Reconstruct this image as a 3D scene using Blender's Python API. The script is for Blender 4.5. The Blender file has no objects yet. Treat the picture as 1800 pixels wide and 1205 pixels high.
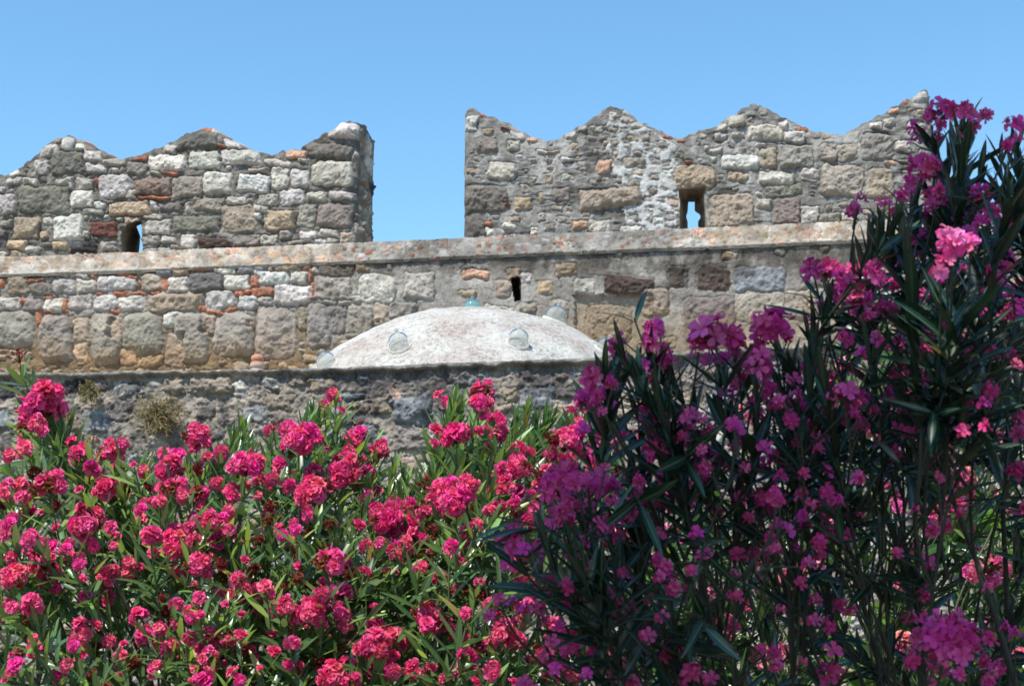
import bpy, math, random
import numpy as np
from mathutils import Vector, Matrix

C = bpy.context.scene
COL = C.collection
random.seed(7)
RNG = np.random.default_rng(11)
PI = math.pi

# ------------------------------------------------------------------ camera
EYE = np.array([0.0, 0.0, 1.6])
PITCH = math.radians(12.0)
FPX = 2600.0                       # focal length in photo pixels (photo 1800 wide)
CX, CY = 900.0, 602.5
F_ = np.array([0, math.cos(PITCH), math.sin(PITCH)])
U_ = np.array([0, -math.sin(PITCH), math.cos(PITCH)])
R_ = np.array([1.0, 0, 0])
cam = bpy.data.cameras.new('camera')
camo = bpy.data.objects.new('camera', cam)
COL.objects.link(camo)
camo.location = EYE
camo.rotation_euler = (PI / 2 + PITCH, 0, 0)
cam.sensor_width = 36.0
cam.lens = FPX / 1800 * 36
cam.clip_start = 0.05
cam.clip_end = 2000
cam.dof.use_dof = True
cam.dof.focus_distance = 5.5
cam.dof.aperture_fstop = 12.0
C.camera = camo

# ------------------------------------------------------------------ light
SUN_EL = math.radians(58)
SUN_AZ = math.radians(214)         # clockwise from +Y
S_DIR = np.array([math.sin(SUN_AZ) * math.cos(SUN_EL), math.cos(SUN_AZ) * math.cos(SUN_EL), math.sin(SUN_EL)])
w = bpy.data.worlds.new("World")
C.world = w
w.use_nodes = True
nt = w.node_tree
nt.nodes.clear()
sky = nt.nodes.new('ShaderNodeTexSky')
sky.sky_type = 'NISHITA'
sky.sun_disc = False
sky.sun_elevation = SUN_EL
sky.sun_rotation = SUN_AZ
sky.air_density = 1.0
sky.dust_density = 0.0
sky.ozone_density = 3.0
sky.altitude = 0
bg = nt.nodes.new('ShaderNodeBackground')
bg.inputs['Strength'].default_value = 0.142
wo = nt.nodes.new('ShaderNodeOutputWorld')
hsv = nt.nodes.new('ShaderNodeHueSaturation')
hsv.inputs['Saturation'].default_value = 1.12
hsv.inputs['Hue'].default_value = 0.488
nt.links.new(sky.outputs[0], hsv.inputs['Color'])
nt.links.new(hsv.outputs[0], bg.inputs['Color'])
nt.links.new(bg.outputs[0], wo.inputs['Surface'])
sun = bpy.data.lights.new('sun', 'SUN')
sun.energy = 3.8
sun.angle = math.radians(0.5)
sun.color = (1.0, 0.95, 0.87)
suno = bpy.data.objects.new('sun', sun)
COL.objects.link(suno)
suno.rotation_euler = Vector((-S_DIR[0], -S_DIR[1], -S_DIR[2])).to_track_quat('-Z', 'Y').to_euler()
suno.location = (0, 0, 30)
C.view_settings.view_transform = 'Standard'
C.view_settings.look = 'None'
C.view_settings.exposure = 0.76
C.view_settings.gamma = 1.0
C.render.engine = 'CYCLES'
C.cycles.max_bounces = 8
C.cycles.transparent_max_bounces = 12
C.cycles.caustics_reflective = False
C.cycles.caustics_refractive = False

# ------------------------------------------------------------------ helpers
def ray(px, py):
    return F_ + (px - CX) / FPX * R_ + (CY - py) / FPX * U_

def at(px, py, Y):
    d = ray(px, py)
    return EYE + d * (Y - EYE[1]) / d[1]

def proj(P):
    d = P - EYE
    dep = d @ F_
    return CX + FPX * d[..., 0] / dep, CY - FPX * (d @ U_) / dep

def _hash(ix, iy, seed):
    h = (ix.astype(np.int64) * 374761393 + iy.astype(np.int64) * 668265263 + seed * 1274126177) & 0xFFFFFFFF
    h = ((h ^ (h >> 13)) * 1274126177) & 0xFFFFFFFF
    h = (h ^ (h >> 16)) & 0xFFFFFFFF
    return h / 4294967295.0

def vnoise(x, y, seed=0):
    ix = np.floor(x); iy = np.floor(y)
    fx = x - ix; fy = y - iy
    fx = fx * fx * (3 - 2 * fx); fy = fy * fy * (3 - 2 * fy)
    a = _hash(ix, iy, seed); b = _hash(ix + 1, iy, seed)
    c = _hash(ix, iy + 1, seed); d = _hash(ix + 1, iy + 1, seed)
    return (a + (b - a) * fx) * (1 - fy) + (c + (d - c) * fx) * fy

def fbm(x, y, seed=0, octv=4, gain=0.55):
    s = np.zeros_like(x, dtype=float); amp = 1.0; tot = 0
    for o in range(octv):
        s += amp * vnoise(x, y, seed + o * 17); tot += amp
        x = x * 2.03 + 13.1; y = y * 2.03 + 7.7; amp *= gain
    return s / tot                 # 0..1

def sstep(a, b, x):
    t = np.clip((x - a) / (b - a), 0, 1)
    return t * t * (3 - 2 * t)

def link(o, parent=None):
    COL.objects.link(o)
    if parent is not None:
        o.parent = parent
    return o

def tag(o, label=None, cat=None, group=None, kind=None):
    if label: o['label'] = label
    if cat: o['category'] = cat
    if group: o['group'] = group
    if kind: o['kind'] = kind
    return o

def empty(name, loc=(0, 0, 0), parent=None):
    o = bpy.data.objects.new(name, None)
    o.empty_display_size = 0.2
    link(o, parent)
    o.location = loc
    return o

def npmesh(name, V, Q, mat=None, col=None, smooth=True, extra=None):
    """Q: int array (n,4) or list of int arrays of different width."""
    me = bpy.data.meshes.new(name)
    V = np.asarray(V, dtype=np.float32)
    Qs = Q if isinstance(Q, list) else [Q]
    Qs = [np.asarray(q, dtype=np.int32) for q in Qs if len(q)]
    loops = np.concatenate([q.ravel() for q in Qs])
    sizes = np.concatenate([np.full(len(q), q.shape[1], dtype=np.int32) for q in Qs])
    starts = np.concatenate([[0], np.cumsum(sizes)[:-1]]).astype(np.int32)
    me.vertices.add(len(V)); me.vertices.foreach_set('co', V.ravel())
    me.loops.add(len(loops)); me.loops.foreach_set('vertex_index', loops)
    me.polygons.add(len(sizes)); me.polygons.foreach_set('loop_start', starts)
    me.polygons.foreach_set('loop_total', sizes)
    me.polygons.foreach_set('use_smooth', np.full(len(sizes), smooth))
    if col is not None:
        a = me.color_attributes.new('Col', 'FLOAT_COLOR', 'POINT')
        c4 = np.ones((len(V), 4), dtype=np.float32); c4[:, :3] = col
        a.data.foreach_set('color', c4.ravel())
    if extra is not None:
        a = me.attributes.new('mid', 'FLOAT', 'POINT')
        a.data.foreach_set('value', np.asarray(extra, dtype=np.float32))
    me.update(calc_edges=True)
    if mat: me.materials.append(mat)
    return me

def obj(name, me, parent=None, loc=None):
    o = bpy.data.objects.new(name, me)
    link(o, parent)
    if loc is not None: o.location = loc
    return o

def gridq(nr, nc, off=0):
    i = np.arange(nr - 1)[:, None]; j = np.arange(nc - 1)[None]
    a = (i * nc + j + off)
    return np.stack([a, a + 1, a + nc + 1, a + nc], -1).reshape(-1, 4)

def lathe(profile, n=32):
    pr = np.array(profile, float)
    th = np.linspace(0, 2 * PI, n + 1)[:-1]
    V = np.stack([pr[:, 0, None] * np.cos(th), pr[:, 0, None] * np.sin(th), np.repeat(pr[:, 1, None], n, 1)], -1).reshape(-1, 3)
    i = np.arange(len(pr) - 1)[:, None]; j = np.arange(n)[None]
    a = i * n + j; b = i * n + (j + 1) % n
    return V, np.stack([a, b, b + n, a + n], -1).reshape(-1, 4)

def tube(pts, rad, n=6):
    pts = np.asarray(pts, float)
    rad = np.broadcast_to(np.asarray(rad, float), (len(pts),))
    tan = np.gradient(pts, axis=0)
    tan /= np.linalg.norm(tan, axis=1, keepdims=True) + 1e-9
    ref = np.where(np.abs(tan[:, 2:3]) > 0.9, np.array([[1.0, 0, 0]]), np.array([[0, 0, 1.0]]))
    ref = np.repeat(ref[:1], len(pts), 0)
    s = np.cross(tan, ref); s /= np.linalg.norm(s, axis=1, keepdims=True) + 1e-9
    t = np.cross(tan, s)
    th = np.linspace(0, 2 * PI, n + 1)[:-1]
    V = pts[:, None] + rad[:, None, None] * (s[:, None] * np.cos(th)[None, :, None] + t[:, None] * np.sin(th)[None, :, None])
    i = np.arange(len(pts) - 1)[:, None]; j = np.arange(n)[None]
    a = i * n + j; b = i * n + (j + 1) % n
    return V.reshape(-1, 3), np.stack([a, b, b + n, a + n], -1).reshape(-1, 4)

class Acc:
    def __init__(s): s.V = []; s.Q = []; s.C = []; s.n = 0
    def add(s, V, Q, c):
        s.V.append(V); s.Q.append(Q + s.n); s.n += len(V)
        c = np.asarray(c, float)
        s.C.append(np.broadcast_to(c, (len(V), 3)))
    def mesh(s, name, mat, smooth=True):
        return npmesh(name, np.concatenate(s.V), np.concatenate(s.Q), mat, np.concatenate(s.C), smooth)

# ------------------------------------------------------------------ materials
def newmat(name):
    m = bpy.data.materials.new(name); m.use_nodes = True
    n = m.node_tree.nodes; l = m.node_tree.links
    return m, n, l, n['Principled BSDF']

def mat_masonry(name, fine=90.0, bump=0.006, speck=0.35):
    m, n, l, b = newmat(name)
    vc = n.new('ShaderNodeVertexColor'); vc.layer_name = 'Col'
    tc = n.new('ShaderNodeNewGeometry')
    no = n.new('ShaderNodeTexNoise'); no.inputs['Scale'].default_value = fine; no.inputs['Detail'].default_value = 6
    no.inputs['Roughness'].default_value = 0.7
    l.new(tc.outputs['Position'], no.inputs['Vector'])
    mr = n.new('ShaderNodeMapRange'); mr.inputs[1].default_value = 0.25; mr.inputs[2].default_value = 0.75
    mr.inputs[3].default_value = 1 - speck; mr.inputs[4].default_value = 1 + speck
    l.new(no.outputs['Fac'], mr.inputs[0])
    mx = n.new('ShaderNodeMix'); mx.data_type = 'RGBA'; mx.blend_type = 'MULTIPLY'; mx.inputs[0].default_value = 1
    l.new(vc.outputs['Color'], mx.inputs[6]); l.new(mr.outputs[0], mx.inputs[7])
    l.new(mx.outputs[2], b.inputs['Base Color'])
    b.inputs['Roughness'].default_value = 0.92
    b.inputs['Specular IOR Level'].default_value = 0.15
    bp = n.new('ShaderNodeBump'); bp.inputs['Strength'].default_value = 0.9; bp.inputs['Distance'].default_value = bump
    l.new(no.outputs['Fac'], bp.inputs['Height']); l.new(bp.outputs[0], b.inputs['Normal'])
    return m

def mat_noise(name, c1, c2, scale, rough=0.9, bump=0.004, detail=6, c3=None):
    m, n, l, b = newmat(name)
    g = n.new('ShaderNodeNewGeometry')
    no = n.new('ShaderNodeTexNoise'); no.inputs['Scale'].default_value = scale; no.inputs['Detail'].default_value = detail
    no.inputs['Roughness'].default_value = 0.65
    l.new(g.outputs['Position'], no.inputs['Vector'])
    r = n.new('ShaderNodeValToRGB')
    r.color_ramp.elements[0].position = 0.35; r.color_ramp.elements[0].color = (*c1, 1)
    r.color_ramp.elements[1].position = 0.65; r.color_ramp.elements[1].color = (*c2, 1)
    if c3:
        e = r.color_ramp.elements.new(0.5); e.color = (*c3, 1)
    l.new(no.outputs['Fac'], r.inputs[0]); l.new(r.outputs[0], b.inputs['Base Color'])
    b.inputs['Roughness'].default_value = rough
    bp = n.new('ShaderNodeBump'); bp.inputs['Distance'].default_value = bump; bp.inputs['Strength'].default_value = 0.8
    l.new(no.outputs['Fac'], bp.inputs['Height']); l.new(bp.outputs[0], b.inputs['Normal'])
    return m

def mat_leaf(name, rough=0.38, trans=0.3, spec=0.5, under=(0.10, 0.14, 0.08)):
    m, n, l, b = newmat(name)
    vc = n.new('ShaderNodeVertexColor'); vc.layer_name = 'Col'
    at_ = n.new('ShaderNodeAttribute'); at_.attribute_name = 'mid'
    rp = n.new('ShaderNodeMapRange'); rp.inputs[1].default_value = 0.0; rp.inputs[2].default_value = 0.22
    rp.inputs[3].default_value = 0.45; rp.inputs[4].default_value = 0.0
    l.new(at_.outputs['Fac'], rp.inputs[0])
    mx = n.new('ShaderNodeMix'); mx.data_type = 'RGBA'
    mx.inputs[7].default_value = (0.26, 0.34, 0.14, 1)
    l.new(rp.outputs[0], mx.inputs[0]); l.new(vc.outputs['Color'], mx.inputs[6])
    g = n.new('ShaderNodeNewGeometry')
    mb = n.new('ShaderNodeMix'); mb.data_type = 'RGBA'
    mbf = n.new('ShaderNodeMath'); mbf.operation = 'MULTIPLY'; mbf.inputs[1].default_value = 0.6
    l.new(g.outputs['Backfacing'], mbf.inputs[0]); l.new(mbf.outputs[0], mb.inputs[0])
    l.new(mx.outputs[2], mb.inputs[6]); mb.inputs[7].default_value = (*under, 1)
    l.new(mb.outputs[2], b.inputs['Base Color'])
    b.inputs['Roughness'].default_value = rough
    b.inputs['Specular IOR Level'].default_value = spec
    tr = n.new('ShaderNodeBsdfTranslucent')
    hs = n.new('ShaderNodeHueSaturation'); hs.inputs['Value'].default_value = 1.8; hs.inputs['Saturation'].default_value = 1.1
    hs.inputs['Hue'].default_value = 0.475
    l.new(vc.outputs['Color'], hs.inputs['Color']); l.new(hs.outputs[0], tr.inputs['Color'])
    ms = n.new('ShaderNodeMixShader'); ms.inputs[0].default_value = trans
    l.new(b.outputs[0], ms.inputs[1]); l.new(tr.outputs[0], ms.inputs[2])
    l.new(ms.outputs[0], n['Material Output'].inputs['Surface'])
    return m

def mat_petal(name, trans=0.35, rough=0.6):
    m, n, l, b = newmat(name)
    vc = n.new('ShaderNodeVertexColor'); vc.layer_name = 'Col'
    l.new(vc.outputs['Color'], b.inputs['Base Color'])
    b.inputs['Roughness'].default_value = rough
    b.inputs['Specular IOR Level'].default_value = 0.25
    tr = n.new('ShaderNodeBsdfTranslucent'); l.new(vc.outputs['Color'], tr.inputs['Color'])
    ms = n.new('ShaderNodeMixShader'); ms.inputs[0].default_value = trans
    l.new(b.outputs[0], ms.inputs[1]); l.new(tr.outputs[0], ms.inputs[2])
    l.new(ms.outputs[0], n['Material Output'].inputs['Surface'])
    return m

M_RAMP = mat_masonry('rampart_masonry', 60, 0.008, 0.30)
M_FRONT = mat_masonry('front_wall_masonry', 85, 0.007, 0.42)
M_LEAF = mat_leaf('oleander_leaf', .30, .34, .65)
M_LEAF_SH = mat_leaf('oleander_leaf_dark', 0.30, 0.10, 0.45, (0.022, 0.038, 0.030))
M_BROAD = mat_leaf('broad_leaf', 0.45, 0.4, 0.35, (0.16, 0.24, 0.09))
M_PETAL = mat_petal('petal')
def mat_vcol(name, rough=0.8):
    m, n, l, b = newmat(name)
    vc = n.new('ShaderNodeVertexColor'); vc.layer_name = 'Col'
    l.new(vc.outputs['Color'], b.inputs['Base Color']); b.inputs['Roughness'].default_value = rough
    return m
M_STEM = mat_vcol('stem_bark', 0.75)

# ------------------------------------------------------------------ stone fields
PAL = dict(W=(.54, .525, .49), L=(.43, .41, .375), G=(.27, .25, .22), D=(.125, .118, .112), B=(.19, .145, .115),
           T=(.36, .135, .075), O=(.40, .31, .21), V=(.185, .185, .155), K=(.045, .045, .05), R=(.13, .055, .04),
           M=(.20, .172, .158), S=(.23, .25, .275), P=(.50, .31, .23), X=(.075, .05, .043), E=(.33, .27, .205))
Z = 460 / 1788.0

class Stones:
    def __init__(s): s.l = []
    def region(s, x0, y0, txt, bulge=0.03, z=Z):
        for it in txt.replace('\n', ';').split(';'):
            it = it.split()
            if len(it) < 5: continue
            a, b, c, d = [float(v) for v in it[:4]]
            bl = float(it[5]) if len(it) > 5 else bulge
            s.add(x0 + (a + c) / 2 * z, y0 + (b + d) / 2 * z, abs(c - a) / 2 * z, abs(d - b) / 2 * z, it[4], bl)
    def add(s, cx, cy, hw, hh, c, bulge):
        col = np.array(PAL[c]); col = col * .88 + np.array([.265, .238, .205]) * .12 * (1 if c not in 'KXR' else .5)
        col = col * random.uniform(0.86, 1.10) * np.array([1.03, .985, .945])
        col = col * np.array([random.uniform(.96, 1.05), 1, random.uniform(.94, 1.06)])
        s.l.append([cx, cy, hw, hh, random.gauss(0, 0.05), bulge * .78 * random.uniform(.75, 1.25), random.uniform(.42, .66) if bulge >= .055 else random.uniform(0.14, 0.5), *col,
                    random.gauss(0, .12), random.gauss(0, .12), c])
    def fill(s, x0, y0, x1, y1, tries, smin, smax, pal, bulge, gap=1.5, asp=(1.0, 2.2), accept=None):
        arr = np.array([[q[0], q[1], q[2], q[3]] for q in s.l]) if s.l else np.zeros((0, 4))
        n0 = len(arr); buf = np.zeros((n0 + tries, 4)); buf[:n0] = arr; n = n0
        for k in range(tries):
            f = 1 - k / tries
            sz = smin + (smax - smin) * f * random.uniform(0.5, 1)
            x = random.uniform(x0, x1); y = random.uniform(y0, y1)
            if accept and not accept(x, y): continue
            a = random.uniform(*asp); hw = sz * a ** .5; hh = sz / a ** .5
            b = buf[:n]
            if n and np.any((np.abs(b[:, 0] - x) < b[:, 2] + hw + gap) & (np.abs(b[:, 1] - y) < b[:, 3] + hh + gap)): continue
            buf[n] = (x, y, hw, hh); n += 1
            s.add(x, y, hw, hh, random.choice(pal), bulge)
    def evaluate(s, px, py, mortar, seed=3, rough=0.012, warp=5.0, mott=0.5, stonerough=0.014, post=None, gro=0.010):
        """returns height (m) and colour for every (px,py)"""
        sh = px.shape; px = px.ravel(); py = py.ravel()
        wx = (fbm(px / 22, py / 22, seed, 3) - .5) * warp * 2 + (fbm(px / 6, py / 6, seed + 3, 2) - .5) * warp * .7
        wy = (fbm(px / 22, py / 22, seed + 50, 3) - .5) * warp * 2 + (fbm(px / 6, py / 6, seed + 53, 2) - .5) * warp * .7
        qx = px + wx; qy = py + wy
        n1 = fbm(px / 14, py / 14, seed + 90, 5, .62); n2 = fbm(px / 5, py / 5, seed + 120, 3)
        n3 = fbm(px / 60, py / 60, seed + 150, 4)
        H = (n1 - .5) * rough * 3 + (n2 - .5) * rough * 1.6
        m1, m2 = np.array(mortar[0]), np.array(mortar[1])
        t = sstep(.3, .7, n3 * .6 + n1 * .4)[:, None]
        COLR = m1 * (1 - t) + m2 * t
        COLR = COLR * (0.62 + 0.76 * n1)[:, None] * (0.85 + .3 * n2)[:, None]
        if post is not None: H, COLR = post(px, py, H, COLR)
        order = np.argsort(qx); sx = qx[order]
        r1 = fbm(px / 9 + 31, py / 9, seed + 200, 4, .65)
        for q in s.l:
            cx, cy, hw, hh, rot, bl, rr = q[:7]
            R = max(hw, hh) + 6
            a = np.searchsorted(sx, cx - R); b = np.searchsorted(sx, cx + R)
            idx = order[a:b]
            idx = idx[np.abs(qy[idx] - cy) < R]
            if not len(idx): continue
            dx = qx[idx] - cx; dy = qy[idx] - cy
            cr, sr = math.cos(rot), math.sin(rot)
            ux = dx * cr + dy * sr; uy = -dx * sr + dy * cr
            m = min(hw, hh); r = rr * m
            ax = np.abs(ux) - hw + r; ay = np.abs(uy) - hh + r
            d = np.hypot(np.maximum(ax, 0), np.maximum(ay, 0)) + np.minimum(np.maximum(ax, ay), 0) - r
            mask = sstep(1.3, -1.3, d)
            tt = np.clip(-d / ((0.62 if bl > .045 else 0.32) * m + 1.2), 0, 1)
            hgt = bl * (1 - (1 - tt) ** 2.2)
            nx_ = ux / hw; ny_ = uy / hh
            if bl > .012:
                rs = np.random.default_rng(int(abs(cx * 131 + cy * 977)) % 99991)
                for _ in range(4):
                    fi = rs.uniform(0, 6.28); sl = rs.uniform(.35, 1.1); of = rs.uniform(.15, .65)
                    hgt = np.minimum(hgt, bl * (1 + sl * (of - (nx_ * math.cos(fi) + ny_ * math.sin(fi)))))
            hgt = hgt + (q[10] * ux / hw + q[11] * uy / hh) * bl * 1.3 * tt \
                + (r1[idx] - .5) * stonerough * 3.2 * np.minimum(1, tt * 2) + (n2[idx] - .5) * stonerough * .9
            groove = -gro * np.exp(-((d - .8) / 1.4) ** 2)
            H[idx] = H[idx] * (1 - mask) + hgt * mask + groove
            c = np.array(q[7:10])
            v = 1 + (n1[idx] - .5) * mott * 1.5 + (r1[idx] - .5) * mott
            cc = c[None] * v[:, None]
            lich = sstep(.60, .72, r1[idx] * .5 + n2[idx] * .5)[:, None] * .45
            cc = cc * (1 - lich) + np.array([.16, .15, .135]) * lich
            COLR[idx] = COLR[idx] * (1 - mask[:, None]) + cc * mask[:, None]
        wea = fbm(px / 48, py / 34, seed + 260, 5, .62); wv = sstep(.46, .64, wea)[:, None]
        COLR = COLR * (1 - wv * .26) + np.array([.20, .178, .15]) * wv * .13
        return H.reshape(sh), np.clip(COLR, 0.01, .8).reshape(*sh, 3)

class Plane:
    """a vertical wall plane: u runs along it, z up, h out of it towards the camera"""
    def __init__(s, Y0, tan_a):
        a = math.atan(tan_a)
        s.O = np.array([0, Y0, 0.0]); s.d = np.array([math.cos(a), -math.sin(a), 0]); s.n = np.array([-math.sin(a), -math.cos(a), 0])
        s.a = a
    def P(s, u, z, h):
        u, z, h = np.broadcast_arrays(u, z, h)
        P = s.O + u[..., None] * s.d + h[..., None] * s.n
        P[..., 2] += z
        return P
    def hit(s, px, py, h=0.0):
        d = ray(px, py)
        o = s.O + h * s.n
        t = ((o - EYE) @ s.n) / (d @ s.n)
        p = EYE + d * t
        return (p - s.O) @ s.d, p[2]
    def curve(s, pts, h=0.0):
        uz = np.array([s.hit(x, y, h) for x, y in pts])
        o = np.argsort(uz[:, 0])
        return uz[o, 0], uz[o, 1]

def inside(poly, x, y):
    poly = np.array(poly, float); r = np.zeros(x.shape, bool)
    j = len(poly) - 1
    for i in range(len(poly)):
        xi, yi = poly[i]; xj, yj = poly[j]
        c = ((yi > y) != (yj > y)) & (x < (xj - xi) * (y - yi) / (yj - yi + 1e-12) + xi)
        r ^= c; j = i
    return r

def resample(poly, n=48):
    p = np.array(poly + [poly[0]], float)
    s = np.concatenate([[0], np.cumsum(np.hypot(*np.diff(p, axis=0).T))])
    t = np.linspace(0, s[-1], n + 1)[:-1]
    return np.stack([np.interp(t, s, p[:, 0]), np.interp(t, s, p[:, 1])], -1)

def tunnel(pl, fpoly, bpoly, T, h0=-0.012, closed=False, rows=10, grow=1.06):
    """lining of an opening through a wall: from the opening in front to the slit at the back"""
    f = resample(fpoly); c = f.mean(0); f = c + (f - c) * grow
    b = resample(bpoly)
    # start both rings at the point nearest the lower left corner
    f = np.roll(f, -np.argmin(f[:, 0] - f[:, 1] * 1.0), axis=0); b = np.roll(b, -np.argmin(b[:, 0] - b[:, 1]), axis=0)
    fu = np.array([pl.hit(*q, h0) for q in f]); bu = np.array([pl.hit(*q, -T) for q in b])
    n = len(f); V = []
    for k in range(rows + 1):
        t = k / rows; e = t
        uz = fu * (1 - e) + bu * e
        jit = 0.02 * math.sin(PI * t)
        h = h0 * (1 - t) - T * t
        rad = uz - uz.mean(0)
        nz = np.array([fbm(np.array([i * .35]), np.array([k * .6]), 71, 3)[0] - .5 for i in range(n)])
        uz = uz + rad / (np.linalg.norm(rad, axis=1, keepdims=True) + 1e-6) * (nz[:, None] * jit * 4)
        V.append(pl.P(uz[:, 0], uz[:, 1], np.full(n, h)))
    V = np.concatenate(V)
    i = np.arange(rows)[:, None]; j = np.arange(n)[None]
    a = i * n + j; bq = i * n + (j + 1) % n
    Q = np.stack([a, bq, bq + n, a + n], -1).reshape(-1, 4)
    tris = []
    if closed:
        V = np.concatenate([V, V[-n:].mean(0, keepdims=True)])
        tris = np.array([[rows * n + k, rows * n + (k + 1) % n, len(V) - 1] for k in range(n)])
    x = np.tile(np.arange(n), rows + 1); y = np.repeat(np.arange(rows + 1), n)
    m = fbm(x * .3, y * .7, 5, 4)
    col = np.array([.31, .26, .20])[None] * (.6 + .8 * m)[:, None]
    if closed: col = np.concatenate([col, col[-1:]])
    return V, ([Q, tris] if closed else Q), col

# ================================================================== RAMPART
RP = Plane(12.0, 0.153)
ramp = empty('rampart_wall', (0, 12, 0))
tag(ramp, 'long stone rampart with two swallow-tailed battlements against the sky', 'wall')
STEP = 0.0085
def part_world(name, me, parent):
    o = obj(name, me, parent)
    o.matrix_parent_inverse = Matrix.Translation(parent.location).inverted()
    return o

# --- stones traced region by region (zoomed pixel coordinates)
stA = Stones()
stA.region(0, 180, '''425 235 515 330 W;530 280 585 330 W;275 290 400 380 L;230 400 340 490 L;350 340 590 490 D;575 330 700 400 L;590 420 735 485 L
715 380 860 440 G;870 410 1000 490 G;1005 360 1260 475 W;1285 340 1500 455 W;1505 315 1780 430 W;1535 245 1640 310 W;1200 200 1490 320 D;1115 290 1205 345 L
50 515 160 555 L;165 515 250 560 L;375 515 510 600 L;525 515 630 595 L;485 600 635 720 W;638 510 662 575 T;668 500 895 650 W;130 570 475 755 V;0 625 110 770 L
-40 560 30 615 L;915 520 1175 635 B;950 640 1165 665 T;1100 475 1210 500 T;1015 480 1090 505 L;1180 505 1385 655 G;1388 480 1580 630 W;1632 500 1790 620 W
870 595 920 655 W;640 680 720 725 W;750 680 1030 775 O .045;1035 675 1085 740 L;1090 680 1250 755 D;1265 690 1300 755 L;1320 650 1530 750 G;1540 645 1690 700 L
90 780 265 930 E;365 770 560 945 W;615 820 800 925 R;990 800 1170 905 L;975 765 1090 795 L;1180 780 1500 885 V;1515 705 1740 885 E;975 912 1100 970 L
1110 915 1190 965 L;1235 910 1345 1000 L;1365 925 1570 1000 X;1590 900 1780 985 M;50 945 180 1010 O;170 985 275 1030 L;280 960 355 985 L;365 945 460 1010 O
475 960 660 1025 K;690 945 800 1020 G;565 730 705 765 L;565 890 610 940 L;350 150 420 180 R;1380 165 1440 205 T;1490 285 1530 310 T;1440 175 1500 210 L''', .035)
stA.region(400, 180, '''70 495 285 615 W;305 440 415 595 L;428 455 562 592 W;578 395 862 575 L .06;0 320 215 420 W;255 395 430 440 L;475 385 550 415 W;205 620 340 700 L;355 600 525 690 W
540 615 670 680 L;690 610 868 660 L;240 735 475 870 O .05;480 695 605 860 G;610 690 850 860 M;175 755 225 800 W;180 700 270 750 L;490 885 610 945 W;625 870 748 925 L
765 890 860 970 E;225 900 345 965 L;410 945 575 975 G;695 135 920 240 W .06;530 280 845 375 D;390 320 530 385 P;560 210 650 250 P;600 945 670 975 W;130 455 295 490 G;355 875 440 930 G''', .035)
RGTOP = [(816, 196), (822, 190), (840, 195), (870, 207), (900, 222), (930, 240), (955, 247), (975, 246), (1000, 235), (1030, 215), (1055, 198), (1072, 186),
         (1090, 192), (1120, 212), (1150, 228), (1180, 243), (1192, 247), (1200, 243), (1215, 238), (1250, 225), (1280, 210), (1305, 193), (1325, 185),
         (1345, 190), (1365, 200), (1395, 215), (1430, 230), (1460, 237), (1480, 238), (1500, 228), (1530, 212), (1560, 195), (1590, 178), (1615, 165),
         (1630, 157), (1638, 168), (1643, 180)]
LFTOP = [(-420, 330), (-360, 285), (-300, 262), (-260, 270), (-200, 300), (-150, 310), (-90, 285), (-40, 292), (-15, 303), (0, 307), (12, 309), (25, 305), (50, 285), (75, 262), (100, 245),
         (120, 238), (140, 247), (160, 258), (185, 270), (215, 281), (235, 275), (260, 268), (290, 255), (320, 240), (345, 230), (360, 222), (380, 230), (400, 245), (425, 258),
         (460, 270), (475, 273), (500, 268), (530, 262), (550, 248), (575, 232), (600, 218), (618, 213), (627, 213)]
stA.fill(-430, 215, 660, 450, 5000, 3, 13, 'WLLLGGDLETLEB', .025, 1.2)
stB = Stones()
stB.region(780, 150, '''135 205 230 310 W;210 360 360 470 M;300 515 495 640 L;135 680 435 865 D .045;480 765 600 850 O;130 880 285 1045 D;930 700 1355 835 E .05;1050 505 1150 600 P
1235 500 1375 565 G;795 500 880 535 W;645 435 700 465 W;700 440 795 460 O;415 810 455 825 T;290 935 340 975 T;290 980 350 1040 W;885 920 975 980 P;1210 955 1350 1020 W
985 920 1140 1010 L;415 945 490 990 W;760 700 860 790 M;430 370 520 440 L;1130 175 1170 215 W;1200 210 1270 255 L;915 285 980 315 L;240 195 320 225 T;560 345 640 385 P;390 285 440 315 R
1590 355 1645 385 T;1500 330 1560 365 T;645 740 680 810 O;440 315 540 370 L;1280 260 1370 300 L;820 320 905 360 L''', .03)
stB.region(1180, 140, '''20 585 305 745 O .06;345 515 605 610 W .045;590 630 850 710 W .045;890 605 1010 690 L;735 450 960 600 G .045;525 310 760 420 L;770 355 905 430 L;605 465 725 600 E
1020 585 1310 800 G .05;1330 615 1520 815 E;265 780 560 1030 E .05;580 805 680 875 L;690 800 890 985 M;890 865 1010 985 L;1015 920 1160 980 G;1165 915 1285 970 L;395 630 530 690 E
1010 430 1130 560 G;1135 440 1265 560 G;1290 370 1510 550 G;1530 425 1650 495 L;1615 290 1740 385 L;1450 265 1530 310 L;1355 295 1440 335 W;1620 80 1760 150 L .05;1550 145 1610 168 T
860 320 935 360 T;740 285 800 340 L;380 240 505 310 L;320 300 375 345 L;300 370 380 420 L;250 470 360 500 L;220 455 260 490 L;80 555 130 580 T;1480 200 1550 235 P;1400 830 1500 900 E;1480 895 1545 920 T
640 715 900 790 V .01;415 360 500 400 L;585 440 650 455 L;1450 565 1540 590 P''', .032)
stB.fill(800, 150, 1660, 420, 1500, 2.5, 9, 'LGGEGMLWGEGGGE', .012, 4)

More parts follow.
